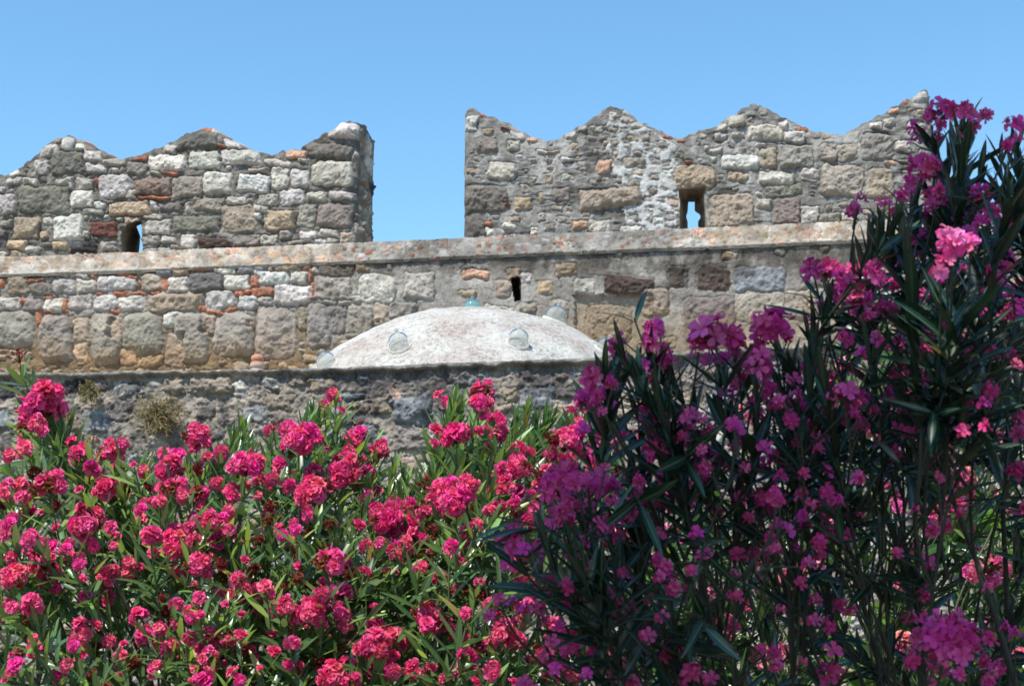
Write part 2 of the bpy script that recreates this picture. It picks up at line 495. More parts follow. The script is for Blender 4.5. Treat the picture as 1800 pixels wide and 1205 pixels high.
def merlon(name, pl, stones, top, px0, px1, mortar, T, hset, slit_f, slit_b, seed, endshade, zb_px, post=None, rough=.012):
    u0 = pl.hit(px0, 300, hset)[0]; u1 = pl.hit(px1, 300, hset)[0]
    cu, cz = pl.curve(top, hset)
    zb = zb_px
    U = np.arange(u0, u1, STEP * .9); U[-1] = u1
    nzt = (fbm(U * 11, U * 0 + seed, seed, 4, .6) - .5) * .038 + (vnoise(U * 38, U * 0, seed + 5) - .5) * .015
    # odd tile ends and pebbles sticking up along the ragged crest
    blk = np.floor(U / 0.055 + (fbm(U * 3, U * 0, 3, 2) * 2)); nzt += (_hash(blk, blk * 0, seed + 9) > .72) * .013
    ztop = np.interp(U, cu, cz) + nzt
    nf = int(1.25 / STEP)
    v = np.linspace(0, 1, nf)
    Zg = zb + v[:, None] * (ztop[None] - zb)
    Ug = np.repeat(U[None], nf, 0)
    P0 = pl.P(Ug, Zg, np.full_like(Ug, hset))
    px, py = proj(P0)
    H, Cc = stones.evaluate(px, py, mortar, seed, rough, post=post)
    H = H * np.clip((1 - v) * 14, .15, 1)[:, None]
    for ed in (U - U[0], U[-1] - U):
        tq_ = np.clip(1 - ed / .11, 0, 1); H = H - (.09 * (1 - np.sqrt(1 - tq_ * .98 * tq_)))[None]
    front = pl.P(Ug, Zg, hset + H)
    keep = ~inside(slit_f, px, py)
    Q = gridq(nf, len(U))
    kf = keep.ravel()
    Q = Q[kf[Q].sum(1) >= 3]
    V = [front.reshape(-1, 3)]; CO = [Cc.reshape(-1, 3)]; QS = [Q]; off = nf * len(U)
    # crest + back face
    nt_ = 8
    hb = hset + H[-1]
    for_rows = []
    for k in range(nt_ + 1):
        t = k / nt_
        zz = ztop + (vnoise(U * 14, U * 0 + t * 9, seed + 2) - .5) * .04 * math.sin(PI * t) + .03 * math.sin(PI * t)
        for_rows.append(pl.P(U, zz, hb * (1 - t) + (hset - T) * t))
    nb = 70
    bz = np.linspace(1, 0, nb)
    Bz = zb + bz[:, None] * (ztop[None] - zb)
    Ub = np.repeat(U[None], nb, 0)
    Bp = pl.P(Ub, Bz, np.full_like(Ub, hset - T))
    bpx, bpy = proj(Bp)
    top_rows = np.stack(for_rows)
    V.append(top_rows.reshape(-1, 3)); QS.append(gridq(nt_ + 1, len(U), off)); off += (nt_ + 1) * len(U)
    CO.append(np.repeat(Cc[-1][None], nt_ + 1, 0).reshape(-1, 3))
    kb = ~inside(slit_b, bpx, bpy)
    Qb = gridq(nb, len(U)); Qb = Qb[kb.ravel()[Qb].all(1)] + off
    V.append(Bp.reshape(-1, 3)); QS.append(Qb); off += nb * len(U)
    CO.append(np.broadcast_to(np.array([.25, .22, .19]), (nb * len(U), 3)))
    # end caps
    for side, ci in ((-1, 0), (1, len(U) - 1)):
        nq = 46; q = np.linspace(0, 1, nq)
        hh = (hset + H[:, ci])[:, None] * (1 - q) + (hset - T) * q
        zc = np.repeat(Zg[:, ci][:, None], nq, 1)
        zc = zc + (np.sin(PI * q) * .03)[None] * v[:, None]
        nz = fbm(q[None] * 7 + zc * 0, zc * 9, seed + 33, 4, .6) - .5
        big = fbm(q[None] * 2 + zc * 0, zc * 3.2, seed + 39, 2) - .4
        ex = np.repeat(q[None], nf, 0) * T * 215 + seed * 900; ey = -zc * 215
        stE = Stones(); y1 = -zc.min() * 215; y0 = -zc.max() * 215
        for cy_, ch_, cx_, cw_, cc_ in ((.10, .07, .55, .30, 'W'), (.24, .07, .70, .25, 'W'), (.38, .09, .30, .28, 'E'), (.45, .06, .75, .2, 'K'), (.58, .05, .8, .18, 'W'), (.72, .08, .4, .3, 'G'), (.88, .06, .6, .3, 'E')):
            stE.add(seed * 900 + cx_ * T * 215, y0 + (y1 - y0) * cy_, cw_ * T * 150, ch_ * (y1 - y0), cc_, .035)
        stE.fill(ex.min(), y0, ex.max(), y1, 300, 3, 10, 'EGMGEL', .02, 2)
        He, cc = stE.evaluate(ex, ey, (tuple(.6 * v_ for v_ in endshade), tuple(1.1 * v_ for v_ in endshade)), seed + 5)
        uu = U[ci] + side * (nz * .05 + big * .10 + He) * (1 if side > 0 else .3) * np.minimum(1, np.minimum(q, 1.04 - q) * 7)[None]
        uu = uu + side * .05 * np.exp(-((v - .62) / .05) ** 2)[:, None] * np.exp(-((q - .85) / .12) ** 2)[None]
        Vc = pl.P(uu, zc, hh)
        V.append(Vc.reshape(-1, 3)); QS.append(gridq(nf, nq, off)); off += nf * nq; CO.append(cc.reshape(-1, 3))
    me = npmesh(name, np.concatenate(V), np.concatenate(QS), M_RAMP, np.concatenate(CO))
    o = part_world(name, me, ramp)
    tv, tq, tcol = tunnel(pl, slit_f, slit_b, -(hset - T), hset - .012)
    so = obj('arrow_slit', npmesh('arrow_slit', tv, tq, M_RAMP, tcol), o)
    return o

def crustB(px, py, H, Cc):
    wob = (fbm(px / 16, py / 16, 811, 3) - .5) * 26
    cr = inside([(1068, 200), (1100, 205), (1150, 232), (1196, 262), (1192, 420), (1100, 420), (1092, 340), (1074, 300)], px + wob, py + wob * .6)
    cr = cr * sstep(.30, .55, fbm(px / 13, py / 13, 815, 4, .6))
    Cc = Cc * (1 - cr[:, None] * .75) + np.array([.50, .49, .47]) * (.7 + .6 * fbm(px / 5, py / 5, 817, 3))[:, None] * cr[:, None] * .75
    H = H + cr * .012
    dk = sstep(.48, .62, fbm(px / 60, py / 26, 821, 4) + .12 * np.exp(-((px - 985) / 70) ** 2 - ((py - 320) / 60) ** 2)) * (1 - cr)
    dk = dk * sstep(.3, .6, fbm(px / 30, py / 5, 825, 3))
    Cc = Cc * (1 - .55 * dk[:, None])
    H = H + (fbm(px / 40, py / 5, 829, 3) - .5) * .03 * dk
    return H, Cc
HSET = -0.15
ZB = RP.hit(815, 417, -.1)[1]
MORT_A = ((.12, .108, .094), (.22, .198, .172))
MORT_B = ((.19, .178, .16), (.33, .31, .285))
SLA_F = [(214, 446), (214, 408), (224, 393), (248, 388), (251, 446)]
SLA_B = [(240, 398), (252, 392), (252, 460), (243, 460), (247, 415)]
SLB_F = [(1194, 420), (1196, 356), (1193, 333), (1240, 329), (1237, 350), (1241, 380), (1243, 420)]
SLB_B = [(1210, 355), (1221, 355), (1221, 371), (1230, 377), (1232, 382), (1227, 389), (1227, 425), (1209, 425), (1209, 389), (1206, 381), (1209, 372)]
mo = merlon('merlon', RP, stA, LFTOP, -420, 627, MORT_A, .58, HSET, SLA_F, SLA_B, 21, (.23, .19, .15), ZB - .05)
mo['label'] = 'left battlement of pale blocks with a narrow slit'
mo = merlon('merlon', RP, stB, RGTOP, 814, 1643, MORT_B, .58, HSET, SLB_F, SLB_B, 77, (.23, .2, .17), ZB - .05, crustB, .006)
mo['label'] = 'right battlement of plastered grey rubble with a keyhole slit'

# --- coping: a sloping plastered band with chips of pink tile
zt = ZB; zbot = RP.hit(550, 465, .04)[1]
U = np.arange(RP.hit(-430, 450)[0], RP.hit(2250, 400)[0], STEP)
ns = 40
s = np.linspace(0, 1, ns)
Zg = zbot + (zt - zbot) * np.clip(s * 1.35 - .0, 0, 1)[:, None] + 0 * U[None]
Hg = np.interp(s, [0, .08, .74, 1], [.012, .034, -.11, -.35])[:, None] + 0 * U[None]
Zg = Zg + ((fbm(U * 1.1, U * 0, 4, 3) - .5) * .016)[None] * (1 - s * .5)[:, None]
Ug = np.repeat(U[None], ns, 0)
P0 = RP.P(Ug, Zg, Hg)
px, py = proj(P0)
stC = Stones()
for k in range(900):
    x = random.uniform(-400, 2200)
    y = np.interp(x, [-400, 0, 560, 815, 1200, 1550, 2200], [476, 461, 447, 434, 418, 403, 378]) + random.gauss(0, 10)
    r = random.random()
    lft = x < 600 or x > 1250
    c = random.choice('EEEPOE' if lft else 'PWLTPWGEL')
    sz = random.uniform(2.0, 5.2)
    stC.add(x, y, sz * random.uniform(1, 1.6), sz * .8, c, .003 if lft else .009)
H, Cc = stC.evaluate(px, py, ((.31, .27, .225), (.43, .385, .33)), 91, .006, 2.5, .4, .004, gro=.003)
gr = (sstep(560, 720, px) * (1 - sstep(1150, 1290, px)))[..., None]
Cc = Cc * (1 - gr * np.array([.36, .33, .30]))
cr_ = np.abs(fbm(px / 36 + 5, py / 26, 951, 4) - .5); crk = sstep(.012, 0, cr_) * (fbm(px / 90, py / 40, 955, 2) > .45)
jn = np.floor(px / 61 + fbm(py / 20, py * 0, 957, 2) * .5); jd = sstep(.035, .0, np.abs(px / 61 + fbm(py / 20, py * 0, 957, 2) * .5 - jn - .5 * _hash(jn, jn * 0, 9))) * .6
crk = np.maximum(crk, jd * (_hash(jn, jn * 0, 19) > .55))
H = H - .010 * crk; gm = sstep(.45, .68, fbm(px / 26, py / 18, 961, 5, .65))
Cc = Cc * (1 - .55 * crk[..., None]) * (1 - gm[..., None] * np.array([.34, .35, .36]))
P = RP.P(Ug, Zg + H * .6, Hg + H)
me = npmesh('coping', P.reshape(-1, 3), gridq(ns, len(U)), M_RAMP, Cc.reshape(-1, 3))
o = part_world('coping', me, ramp)

# --- face of the wall below the coping
stD = Stones()
stD.region(0, 420, '''55 255 200 375 E;210 300 355 378 M;355 280 510 372 L;525 275 650 365 L;660 245 800 350 L;735 245 945 345 W;970 240 1100 355 E;1140 260 1290 355 W;1290 235 1530 350 D
1535 240 1705 350 W;1715 250 1788 310 L;370 225 470 258 L;480 210 610 265 L;925 195 1030 235 L;1055 195 1180 248 S;1190 205 1300 250 O;1460 180 1615 235 W;1625 170 1800 235 S
-60 395 135 490 L;145 400 300 505 M;300 400 440 505 W;470 380 625 485 L;630 380 795 485 L;805 395 980 485 W;1005 370 1395 492 E;1405 355 1600 470 W;1620 380 1770 470 W
-80 495 240 740 G .07;265 525 500 850 G .08;505 540 620 720 E .03;615 505 830 850 G .08;835 500 1105 800 G .08;1115 500 1255 600 L;1190 505 1440 850 G .08;1460 495 1730 800 G .08
1375 520 1470 650 E .03;1130 640 1260 870 E .02;940 790 1110 870 O .02;820 740 930 860 O .02;510 700 600 850 O .02;750 530 840 690 E .02
200 275 300 298 T .02;130 230 200 250 T .02;210 230 350 258 T .02;620 225 655 265 T .02;650 205 790 228 T .02;800 195 920 245 T .02;860 245 955 268 T .02;950 290 970 345 T .02;1100 255 1135 355 T .02
430 410 468 505 T .02;290 385 380 402 T .02;640 365 690 390 T .02;770 352 880 395 T .02;890 360 1000 390 T .02;1030 358 1095 382 T .02;1310 190 1455 230 T .02;1355 460 1410 500 T .02;1540 460 1620 498 T .02
1590 345 1700 378 T .02;1720 330 1790 390 T .02;1410 490 1520 512 T .02;300 500 380 520 T .02;250 500 290 580 T .015;1690 565 1720 610 P .02;760 478 830 500 T .02;130 400 165 440 T .02''', .032)
stD.region(400, 420, '''70 165 255 235 S;320 165 500 235 E;500 180 575 205 T .02;555 205 590 300 T .02;570 300 605 420 T .02;170 225 408 310 W;415 220 545 300 W;322 315 578 450 W .04;65 380 212 475 W;215 395 310 458 L
40 350 110 385 T .02;115 345 165 372 T .02;170 330 320 390 T .02;0 465 70 500 T .02;185 465 470 820 G .085;480 460 545 620 E .03;545 445 700 740 G .06;680 445 815 640 M .015;810 450 1005 680 G .05
1005 430 1100 590 E .02;1110 435 1290 550 G .045;600 250 840 415 G .03;890 245 1145 432 W .045;1205 230 1418 415 L .05;860 150 970 215 O .02;1090 165 1125 208 L;590 150 850 245 M .015
650 410 740 440 L;750 420 830 445 L;835 390 905 435 L;1615 210 1770 265 P .02;1580 345 1700 395 O .02;580 190 625 240 L;160 255 215 330 T .02''', .03)
stD.region(760, 420, '''505 205 600 275 O .03;425 280 540 400 E .025;215 210 380 265 P .02;840 175 980 245 O .025;720 285 820 385 O .02;975 265 1115 375 L .02;1180 250 1510 385 X .03;1590 190 1750 335 D .012
1050 450 1360 700 M .02;580 440 720 500 G .03;795 420 930 540 G .03;600 235 680 300 L .015;350 500 560 460 L;1430 330 1620 520 E .03;1250 80 1300 120 L .02;330 45 360 75 W''', .03)
stD.region(1180, 380, '''180 345 400 500 X .006;430 345 780 510 S .02;0 340 90 490 X .01;440 515 780 720 G .012;90 550 440 900 M .008;780 500 1000 700 E .025;1080 550 1180 640 E .02;880 380 1050 490 M .015
830 180 920 195 T;1010 190 1080 240 E;710 220 780 270 L .01''', .03)
stD.region(1180, 380, '''1900 250 2150 360 L;2200 240 2420 380 G;1900 380 2100 520 E;2150 420 2420 600 G .05;1850 560 2080 800 G .05''', .04)
def okD(x, y):
    return y > np.interp(x, [0, 550, 1800], [474, 464, 428])
stD.fill(-430, 430, 560, 560, 2600, 3.5, 12, 'WLLGELTTL', .028, 1.2, accept=okD)
stD.fill(-430, 540, -10, 640, 60, 26, 34, 'GGM', .08, 3, (.7, 1.2))
stD.fill(-430, 540, 700, 680, 1500, 4, 11, 'EGOELG', .02, 1.5)
stD.fill(560, 440, 2240, 700, 170, 4, 13, 'GMEGGLOMG', .006, 9)
zt2 = zbot + .012
U = np.arange(RP.hit(-430, 450)[0], RP.hit(2250, 400)[0], STEP)
zmin = RP.hit(100, 700)[1]
zs = np.arange(zmin, zt2, STEP)
Zg = np.repeat(zs[:, None], len(U), 1); Ug = np.repeat(U[None], len(zs), 0)
px, py = proj(RP.P(Ug, Zg, Zg * 0))
def plasterD(px, py, H, Cc):
    r_ = sstep(545, 590, px)
    H = H * (1 - .45 * r_)
    t_ = sstep(.35, .65, fbm(px / 55, py / 40, 351, 4))[:, None]
    pc = (np.array([.235, .21, .185]) * (1 - t_) + np.array([.335, .305, .27]) * t_) * (.72 + .56 * fbm(px / 6, py / 8, 355, 4))[:, None]
    cr_ = np.abs(fbm(px / 55 + 3, py / 55, 361, 4) - .5); crack = sstep(.010, .0, cr_) * r_
    Cc = Cc * (1 - r_[:, None]) + pc * r_[:, None]
    Cc = Cc * (1 - .5 * crack[:, None]); H = H - .006 * crack
    foot = sstep(535, 575, py) * (1 - r_)
    Cc = Cc * (1 - foot[:, None]) + np.array([.20, .15, .10]) * (.6 + .8 * fbm(px / 12, py / 12, 371, 4))[:, None] * foot[:, None]
    return H, Cc
H, Cc = stD.evaluate(px, py, ((.22, .195, .17), (.31, .28, .245)), 131, .010, 5, .5, post=plasterD)
# right part is rendered over: smoother and greyer, with dark rain streaks of lichen under the coping
rp = sstep(545, 600, px)
streak = fbm(px / 13, py / 34, 301, 4, .6); blot = fbm(px / 70, py / 45, 305, 4)
dk = sstep(505, 458, py) * rp * sstep(.42, .70, streak * .45 + blot * .55 + .20 * sstep(.75, .0, (py - np.interp(px, [0, 1800], [474, 425])) / 90)) * .68
Cc = Cc * (1 - dk[..., None] * np.array([1.0, 1.02, 1.04]))
# ochre clay stain along the foot of the wall
hi = zs[:, None] - zmin
py0 = np.interp(px, [-400, 0, 550, 1000, 1600, 2200], [606, 604, 585, 545, 520, 500])
stn = sstep(-12, 42, py - py0 + (fbm(px / 45, py / 30, 411, 4) - .5) * 75) * .72
Cc = Cc * (1 - stn[..., None]) + Cc * stn[..., None] * np.array([.98, .80, .60])
# recess left of the window-like niche on the right
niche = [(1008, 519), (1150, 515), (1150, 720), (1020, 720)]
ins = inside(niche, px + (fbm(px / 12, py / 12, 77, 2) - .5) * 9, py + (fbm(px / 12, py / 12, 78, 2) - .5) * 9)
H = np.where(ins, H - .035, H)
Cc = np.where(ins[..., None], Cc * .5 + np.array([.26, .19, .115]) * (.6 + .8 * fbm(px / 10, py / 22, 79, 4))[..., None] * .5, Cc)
SLD = [(899, 489), (914, 487), (915, 528), (905, 530), (901, 510)]
Q = gridq(len(zs), len(U)); kp = ~inside(SLD, px, py).ravel(); Q = Q[kp[Q].sum(1) >= 3]
P = RP.P(Ug, Zg, H)
# plain lower courses down to the ground, hidden behind the bath house
me = npmesh('wall_face', P.reshape(-1, 3), Q, M_RAMP, Cc.reshape(-1, 3))
wf = part_world('wall_face', me, ramp)
tv, tq, tcol = tunnel(RP, SLD, [(900, 491), (912, 490), (912, 526), (904, 526)], .35, -.012, True)
obj('weep_hole', npmesh('weep_hole', tv, tq, M_RAMP, tcol * .7), wf)
ub = np.array([U[0], U[-1]])
P = RP.P(np.repeat(ub[None], 2, 0), np.array([[-.1, -.1], [zmin + .03, zmin + .03]]), np.full((2, 2), -.015))
Pb = RP.P(np.repeat(ub[None], 2, 0), np.array([[-.1, -.1], [ZB, ZB]]), np.full((2, 2), -1.6))
Pt = RP.P(np.repeat(ub[None], 2, 0), np.full((2, 2), ZB - .01), np.array([[-.34, -.34], [-1.6, -1.6]]))
VV = np.concatenate([P.reshape(-1, 3), Pb.reshape(-1, 3), Pt.reshape(-1, 3)])
QQ = np.concatenate([gridq(2, 2), gridq(2, 2, 4), gridq(2, 2, 8)])
part_world('wall_core', npmesh('wall_core', VV, QQ, mat_noise('core_stone', (.2, .18, .16), (.34, .31, .27), 6, c3=(.28, .25, .22)), None, False), ramp)

# ================================================================== BATH HOUSE
FP = Plane(8.0, 0.165)
bath = empty('bath_house', (0, 8, 0))
tag(bath, 'low stone bath house with whitewashed dome and parapet wall, in front of the rampart', 'building')
stF = Stones()
stF.region(0, 620, '''440 180 625 270 K .01;-60 240 80 325 K .012;110 250 200 350 K .012;-60 390 75 520 S .03;550 385 735 545 S .02;0 540 90 660 D;640 190 730 240 M;750 200 940 310 L .02;1100 180 1260 280 E;1290 160 1590 285 E .04
1590 190 1690 290 L;1700 350 1790 470 S .03;1350 350 1460 450 D;870 700 1010 760 S .03;0 720 120 790 L;-120 140 60 190 E;160 450 520 530 M .01;600 560 700 640 E;1000 640 1120 720 E;1150 540 1250 640 D;740 330 900 470 M .01''', .022)
stF.region(400, 640, '''45 115 130 175 W .02;220 85 350 160 L .03;430 70 540 160 E;545 100 720 200 E .03;720 190 930 230 S .02;1115 215 1400 405 S .06;100 290 280 400 S .02;270 200 450 320 E .02;870 240 980 330 O .02;990 240 1110 330 E .03
1100 150 1180 230 P .012;750 340 850 400 S .02;1130 410 1370 600 G .02;1370 440 1450 600 E .02;900 640 1100 780 G .03;1180 630 1350 720 E;1300 680 1450 790 L .03;300 330 420 400 M;60 420 170 500 M;560 430 700 560 E''', .022)
stF.region(800, 640, '''440 165 670 290 S .02;330 150 430 260 E .02;280 270 420 330 E;690 150 870 240 M .01;680 280 830 400 E .03;1080 310 1250 390 O .03;1330 120 1530 190 L .04;1530 170 1700 300 E;1590 290 1790 375 L .03;1700 470 1800 560 L .03
940 330 1050 420 M;1380 260 1560 330 G;1690 400 1790 470 E;690 420 800 520 S;1000 560 1150 700 E''', .022)
stF.region(1180, 620, '''240 60 420 170 G .03;450 40 600 180 M .02;640 60 860 160 L .02;900 50 1050 180 E .03;300 220 480 330 S .03;560 230 740 340 E .03;800 240 1000 360 L .02;180 560 420 620 W .035;900 420 1050 520 L .03''', .03)
stF.region(1340, 850, '''480 700 790 860 W .05;600 780 800 880 L .03;480 560 600 700 E .03;620 330 780 460 L .03;860 300 1000 430 L .03;900 430 1140 480 W;1180 250 1400 420 E .03;1320 1000 1480 1200 L .04;480 960 640 1130 E .03''', .03, 460 / 1561)
stF.region(900, 850, '''1280 760 1560 860 W .03;1300 880 1500 1000 L .03;1060 700 1250 800 E;1290 690 1470 750 L''', .03, 460 / 1561)
FTOP = [(-500, 664), (-200, 661), (0, 657), (150, 655), (300, 654), (530, 650), (700, 643), (900, 636), (1100, 627), (1250, 618), (1400, 608), (1500, 602), (1650, 596), (1800, 588), (2300, 565)]
def okF(x, y): return y > np.interp(x, [-500, 0, 530, 1100, 1800], [680, 675, 668, 645, 606])
stF.fill(-480, 600, 2280, 1300, 1300, 5, 24, 'EEGGSMLEDOMLE', .018, 7, accept=okF)
cu, cz = FP.curve(FTOP)
FST = 0.0062
U = np.arange(FP.hit(-450, 700)[0], FP.hit(2250, 700)[0], FST)
nzt = (fbm(U * 5, U * 0, 14, 4) - .5) * .02 + (fbm(U * 40, U * 0, 15, 2) - .5) * .006
ztop = np.interp(U, cu, cz) + nzt
v = np.linspace(0, 1, 340)
zlow = 1.15
Zg = zlow + v[:, None] * (ztop[None] - zlow); Ug = np.repeat(U[None], len(v), 0)
px, py = proj(FP.P(Ug, Zg, Zg * 0))
H, Cc = stF.evaluate(px, py, ((.24, .21, .18), (.36, .30, .24)), 231, .010, 9, .6, .010)
# coarse pitted render: craters and crusts
pit = fbm(px / 11, py / 9, 501, 4, .6); pit2 = fbm(px / 34, py / 26, 507, 3)
H = H * .8 + (sstep(.5, .75, pit) - .4) * .009 + (pit2 - .5) * .014
dist = (ztop[None] - Zg)
cap = sstep(.035, .012, dist + (fbm(px / 30, py * 0, 511, 3) - .5) * .03)
H = H * (1 - cap * .7) + cap * .035
capcol = np.array([.34, .31, .27]) * (.6 + .8 * fbm(px / 9, py / 5, 513, 4))[..., None]
Cc = Cc * (1 - cap[..., None]) + capcol * cap[..., None]
# black lichen below the ledge and in large patches
lb = fbm(px / 80, py / 55, 521, 5, .6); lb2 = fbm(px / 9, py / 9, 525, 4, .65); lb3 = fbm(px / 8, py / 40, 529, 3)
lf = sstep(.50, .66, lb * .55 + lb2 * .33 + lb3 * .12 + (.10 + .09 * sstep(640, 820, px) * sstep(1380, 1200, px)) * sstep(.35, .03, dist) * sstep(250, 700, px)) * (1 - cap * .5)
Cc = Cc * (1 - lf[..., None] * np.array([.56, .55, .50]))
wl = sstep(.60, .70, fbm(px / 45 + 9, py / 35, 541, 4, .6) * .6 + lb2 * .4)[..., None]
Cc = Cc * (1 - wl * .6) + np.array([.40, .40, .41]) * wl * .6
P = FP.P(Ug, Zg, H)
V = [P.reshape(-1, 3)]; QS = [gridq(len(v), len(U))]; CO = [Cc.reshape(-1, 3)]; off = len(v) * len(U)
# ledge top going back, then inner face
rows = []
for t, hh, dz in ((0, None, 0), (.3, -.06, .012), (.7, -.22, .014), (1, -.34, 0), (1, -.35, -.25)):
    rows.append(P[-1] if hh is None else FP.P(U, ztop + dz, np.full_like(U, hh)))
V.append(np.stack(rows).reshape(-1, 3)); QS.append(gridq(5, len(U), off)); off += 5 * len(U)
CO.append(np.broadcast_to(np.array([.36, .33, .29]), (5 * len(U), 3)) * (.7 + .6 * RNG.random((5 * len(U), 1))))
rows = [P[0], FP.P(U, np.full_like(U, -.05), np.full_like(U, 0.02))]
V.append(np.stack(rows).reshape(-1, 3)); QS.append(gridq(2, len(U), off)); off += 2 * len(U)
CO.append(np.broadcast_to(np.array([.28, .24, .2]), (2 * len(U), 3)))
part_world('front_wall', npmesh('front_wall', np.concatenate(V), np.concatenate(QS), M_FRONT, np.concatenate(CO)), bath)
# flat roof between parapet and rampart
ZR = float(ztop.min()) - .22
M_ROOF = mat_noise('roof_plaster', (.30, .27, .23), (.46, .42, .36), 5, c3=(.38, .34, .29))
c4 = [FP.P(np.array(U[0]), np.array(ZR), np.array(-.345)), FP.P(np.array(U[-1]), np.array(ZR), np.array(-.345)),
      RP.P(np.array(8.0), np.array(ZR), np.array(.01)), RP.P(np.array(-8.0), np.array(ZR), np.array(.01))]
part_world('roof', npmesh('roof', np.array(c4), np.array([[0, 1, 2, 3]]), M_ROOF, None, False), bath)

# dome
DC = at(828, 960, 9.75)            # centre of the sphere
DR = 420 / FPX * np.linalg.norm(DC - EYE) * .995
M_DOME = None
def mat_dome():
    m, n, l, b = newmat('dome_plaster')
    g = n.new('ShaderNodeNewGeometry')
    def noise(sc, det, ro=.65):
        k = n.new('ShaderNodeTexNoise'); k.inputs['Scale'].default_value = sc; k.inputs['Detail'].default_value = det; k.inputs['Roughness'].default_value = ro
        l.new(g.outputs['Position'], k.inputs['Vector']); return k
    n1 = noise(2.6, 6, .7); n2 = noise(38, 6, .75); n3 = noise(5.5, 5, .7)
    r1 = n.new('ShaderNodeValToRGB'); e = r1.color_ramp.elements
    e[0].position = .42; e[0].color = (.62, .595, .54, 1); e[1].position = .66; e[1].color = (.46, .37, .325, 1)
    l.new(n1.outputs['Fac'], r1.inputs[0])
    r2 = n.new('ShaderNodeValToRGB'); e = r2.color_ramp.elements
    e[0].position = .40; e[0].color = (.40, .37, .34, 1); e[1].position = .56; e[1].color = (1, 1, 1, 1)
    l.new(n2.outputs['Fac'], r2.inputs[0])
    r3 = n.new('ShaderNodeValToRGB'); e = r3.color_ramp.elements
    e[0].position = .36; e[0].color = (0.15, .15, .15, 1); e[1].position = .58; e[1].color = (.85, .85, .85, 1)
    l.new(n3.outputs['Fac'], r3.inputs[0])
    mx = n.new('ShaderNodeMix'); mx.data_type = 'RGBA'; mx.blend_type = 'MULTIPLY'
    l.new(r3.outputs[0], mx.inputs[0]); l.new(r1.outputs[0], mx.inputs[6]); l.new(r2.outputs[0], mx.inputs[7])
    n4 = noise(4.2, 3, .6); sb = n.new('ShaderNodeMath'); sb.operation = 'SUBTRACT'; sb.inputs[1].default_value = .5; l.new(n4.outputs['Fac'], sb.inputs[0])
    ab = n.new('ShaderNodeMath'); ab.operation = 'ABSOLUTE'; l.new(sb.outputs[0], ab.inputs[0])
    ck = n.new('ShaderNodeMapRange'); ck.inputs[1].default_value = .0; ck.inputs[2].default_value = .006; ck.inputs[3].default_value = .45; ck.inputs[4].default_value = 1.0
    l.new(ab.outputs[0], ck.inputs[0])
    mk = n.new('ShaderNodeMix'); mk.data_type = 'RGBA'; mk.blend_type = 'MULTIPLY'; mk.inputs[0].default_value = .8
    l.new(mx.outputs[2], mk.inputs[6]); l.new(ck.outputs[0], mk.inputs[7])
    l.new(mk.outputs[2], b.inputs['Base Color']); b.inputs['Roughness'].default_value = .9
    bp = n.new('ShaderNodeBump'); bp.inputs['Distance'].default_value = .022; bp.inputs['Strength'].default_value = 1.0
    l.new(n2.outputs['Fac'], bp.inputs['Height']); l.new(bp.outputs[0], b.inputs['Normal'])
    return m
M_DOME = mat_dome()
def dome_pt(dirv):
    return DC + DR * dirv
nphi = 90; nth = 220
ph = np.linspace(0.0005, 1.35, nphi); th = np.linspace(0, 2 * PI, nth + 1)
PH, TH = np.meshgrid(ph, th, indexing='ij')
dv = np.stack([np.sin(PH) * np.cos(TH), np.sin(PH) * np.sin(TH), np.cos(PH)], -1)
bump = (fbm(dv[..., 0] * 5 + 20, dv[..., 1] * 5 + 20, 601, 4) - .5) * .045 + (fbm(dv[..., 0] * 16 + 20, dv[..., 1] * 16 + 20, 605, 3) - .5) * .010
DP = DC + dv * (DR + bump)[..., None]
dome = part_world('dome', npmesh('dome', DP.reshape(-1, 3), gridq(nphi, nth + 1)[:, ::-1], M_DOME), bath)
dome['label'] = 'shallow whitewashed dome with pinkish stains'

# glass bells set over the light holes of the dome
def mat_glass(name, col, haze=.27):
    """thin blown glass: clear face on, reflecting at the edges, with a little dusty haze"""
    m, n, l, b = newmat(name)
    g = n.new('ShaderNodeNewGeometry')
    no = n.new('ShaderNodeTexNoise'); no.inputs['Scale'].default_value = 45; l.new(g.outputs['Position'], no.inputs['Vector'])
    bp = n.new('ShaderNodeBump'); bp.inputs['Distance'].default_value = .002; bp.inputs['Strength'].default_value = .5
    l.new(no.outputs['Fac'], bp.inputs['Height'])
    tr = n.new('ShaderNodeBsdfTransparent'); tr.inputs['Color'].default_value = (*col, 1)
    gl = n.new('ShaderNodeBsdfGlossy'); gl.inputs['Roughness'].default_value = .05; gl.inputs['Color'].default_value = (.92, .90, .86, 1); l.new(bp.outputs[0], gl.inputs['Normal'])
    df = n.new('ShaderNodeBsdfDiffuse'); df.inputs['Color'].default_value = (.72 * col[0], .71 * col[1], .67 * col[2], 1)
    lw = n.new('ShaderNodeLayerWeight'); lw.inputs['Blend'].default_value = .12; l.new(bp.outputs[0], lw.inputs['Normal'])
    m1 = n.new('ShaderNodeMixShader'); m1.inputs[0].default_value = haze
    l.new(tr.outputs[0], m1.inputs[1]); l.new(df.outputs[0], m1.inputs[2])
    m2 = n.new('ShaderNodeMixShader'); l.new(lw.outputs['Fresnel'], m2.inputs[0])
    l.new(m1.outputs[0], m2.inputs[1]); l.new(gl.outputs[0], m2.inputs[2])
    l.new(m2.outputs[0], n['Material Output'].inputs['Surface'])
    return m
M_GLASS = mat_glass('bell_glass', (.90, .92, .91)); M_GLASS_T = mat_glass('bell_glass_teal', (.50, .82, .84), .32)
M_MORTAR = mat_noise('setting_mortar', (.35, .33, .30), (.6, .56, .5), 60, c3=(.48, .45, .4))
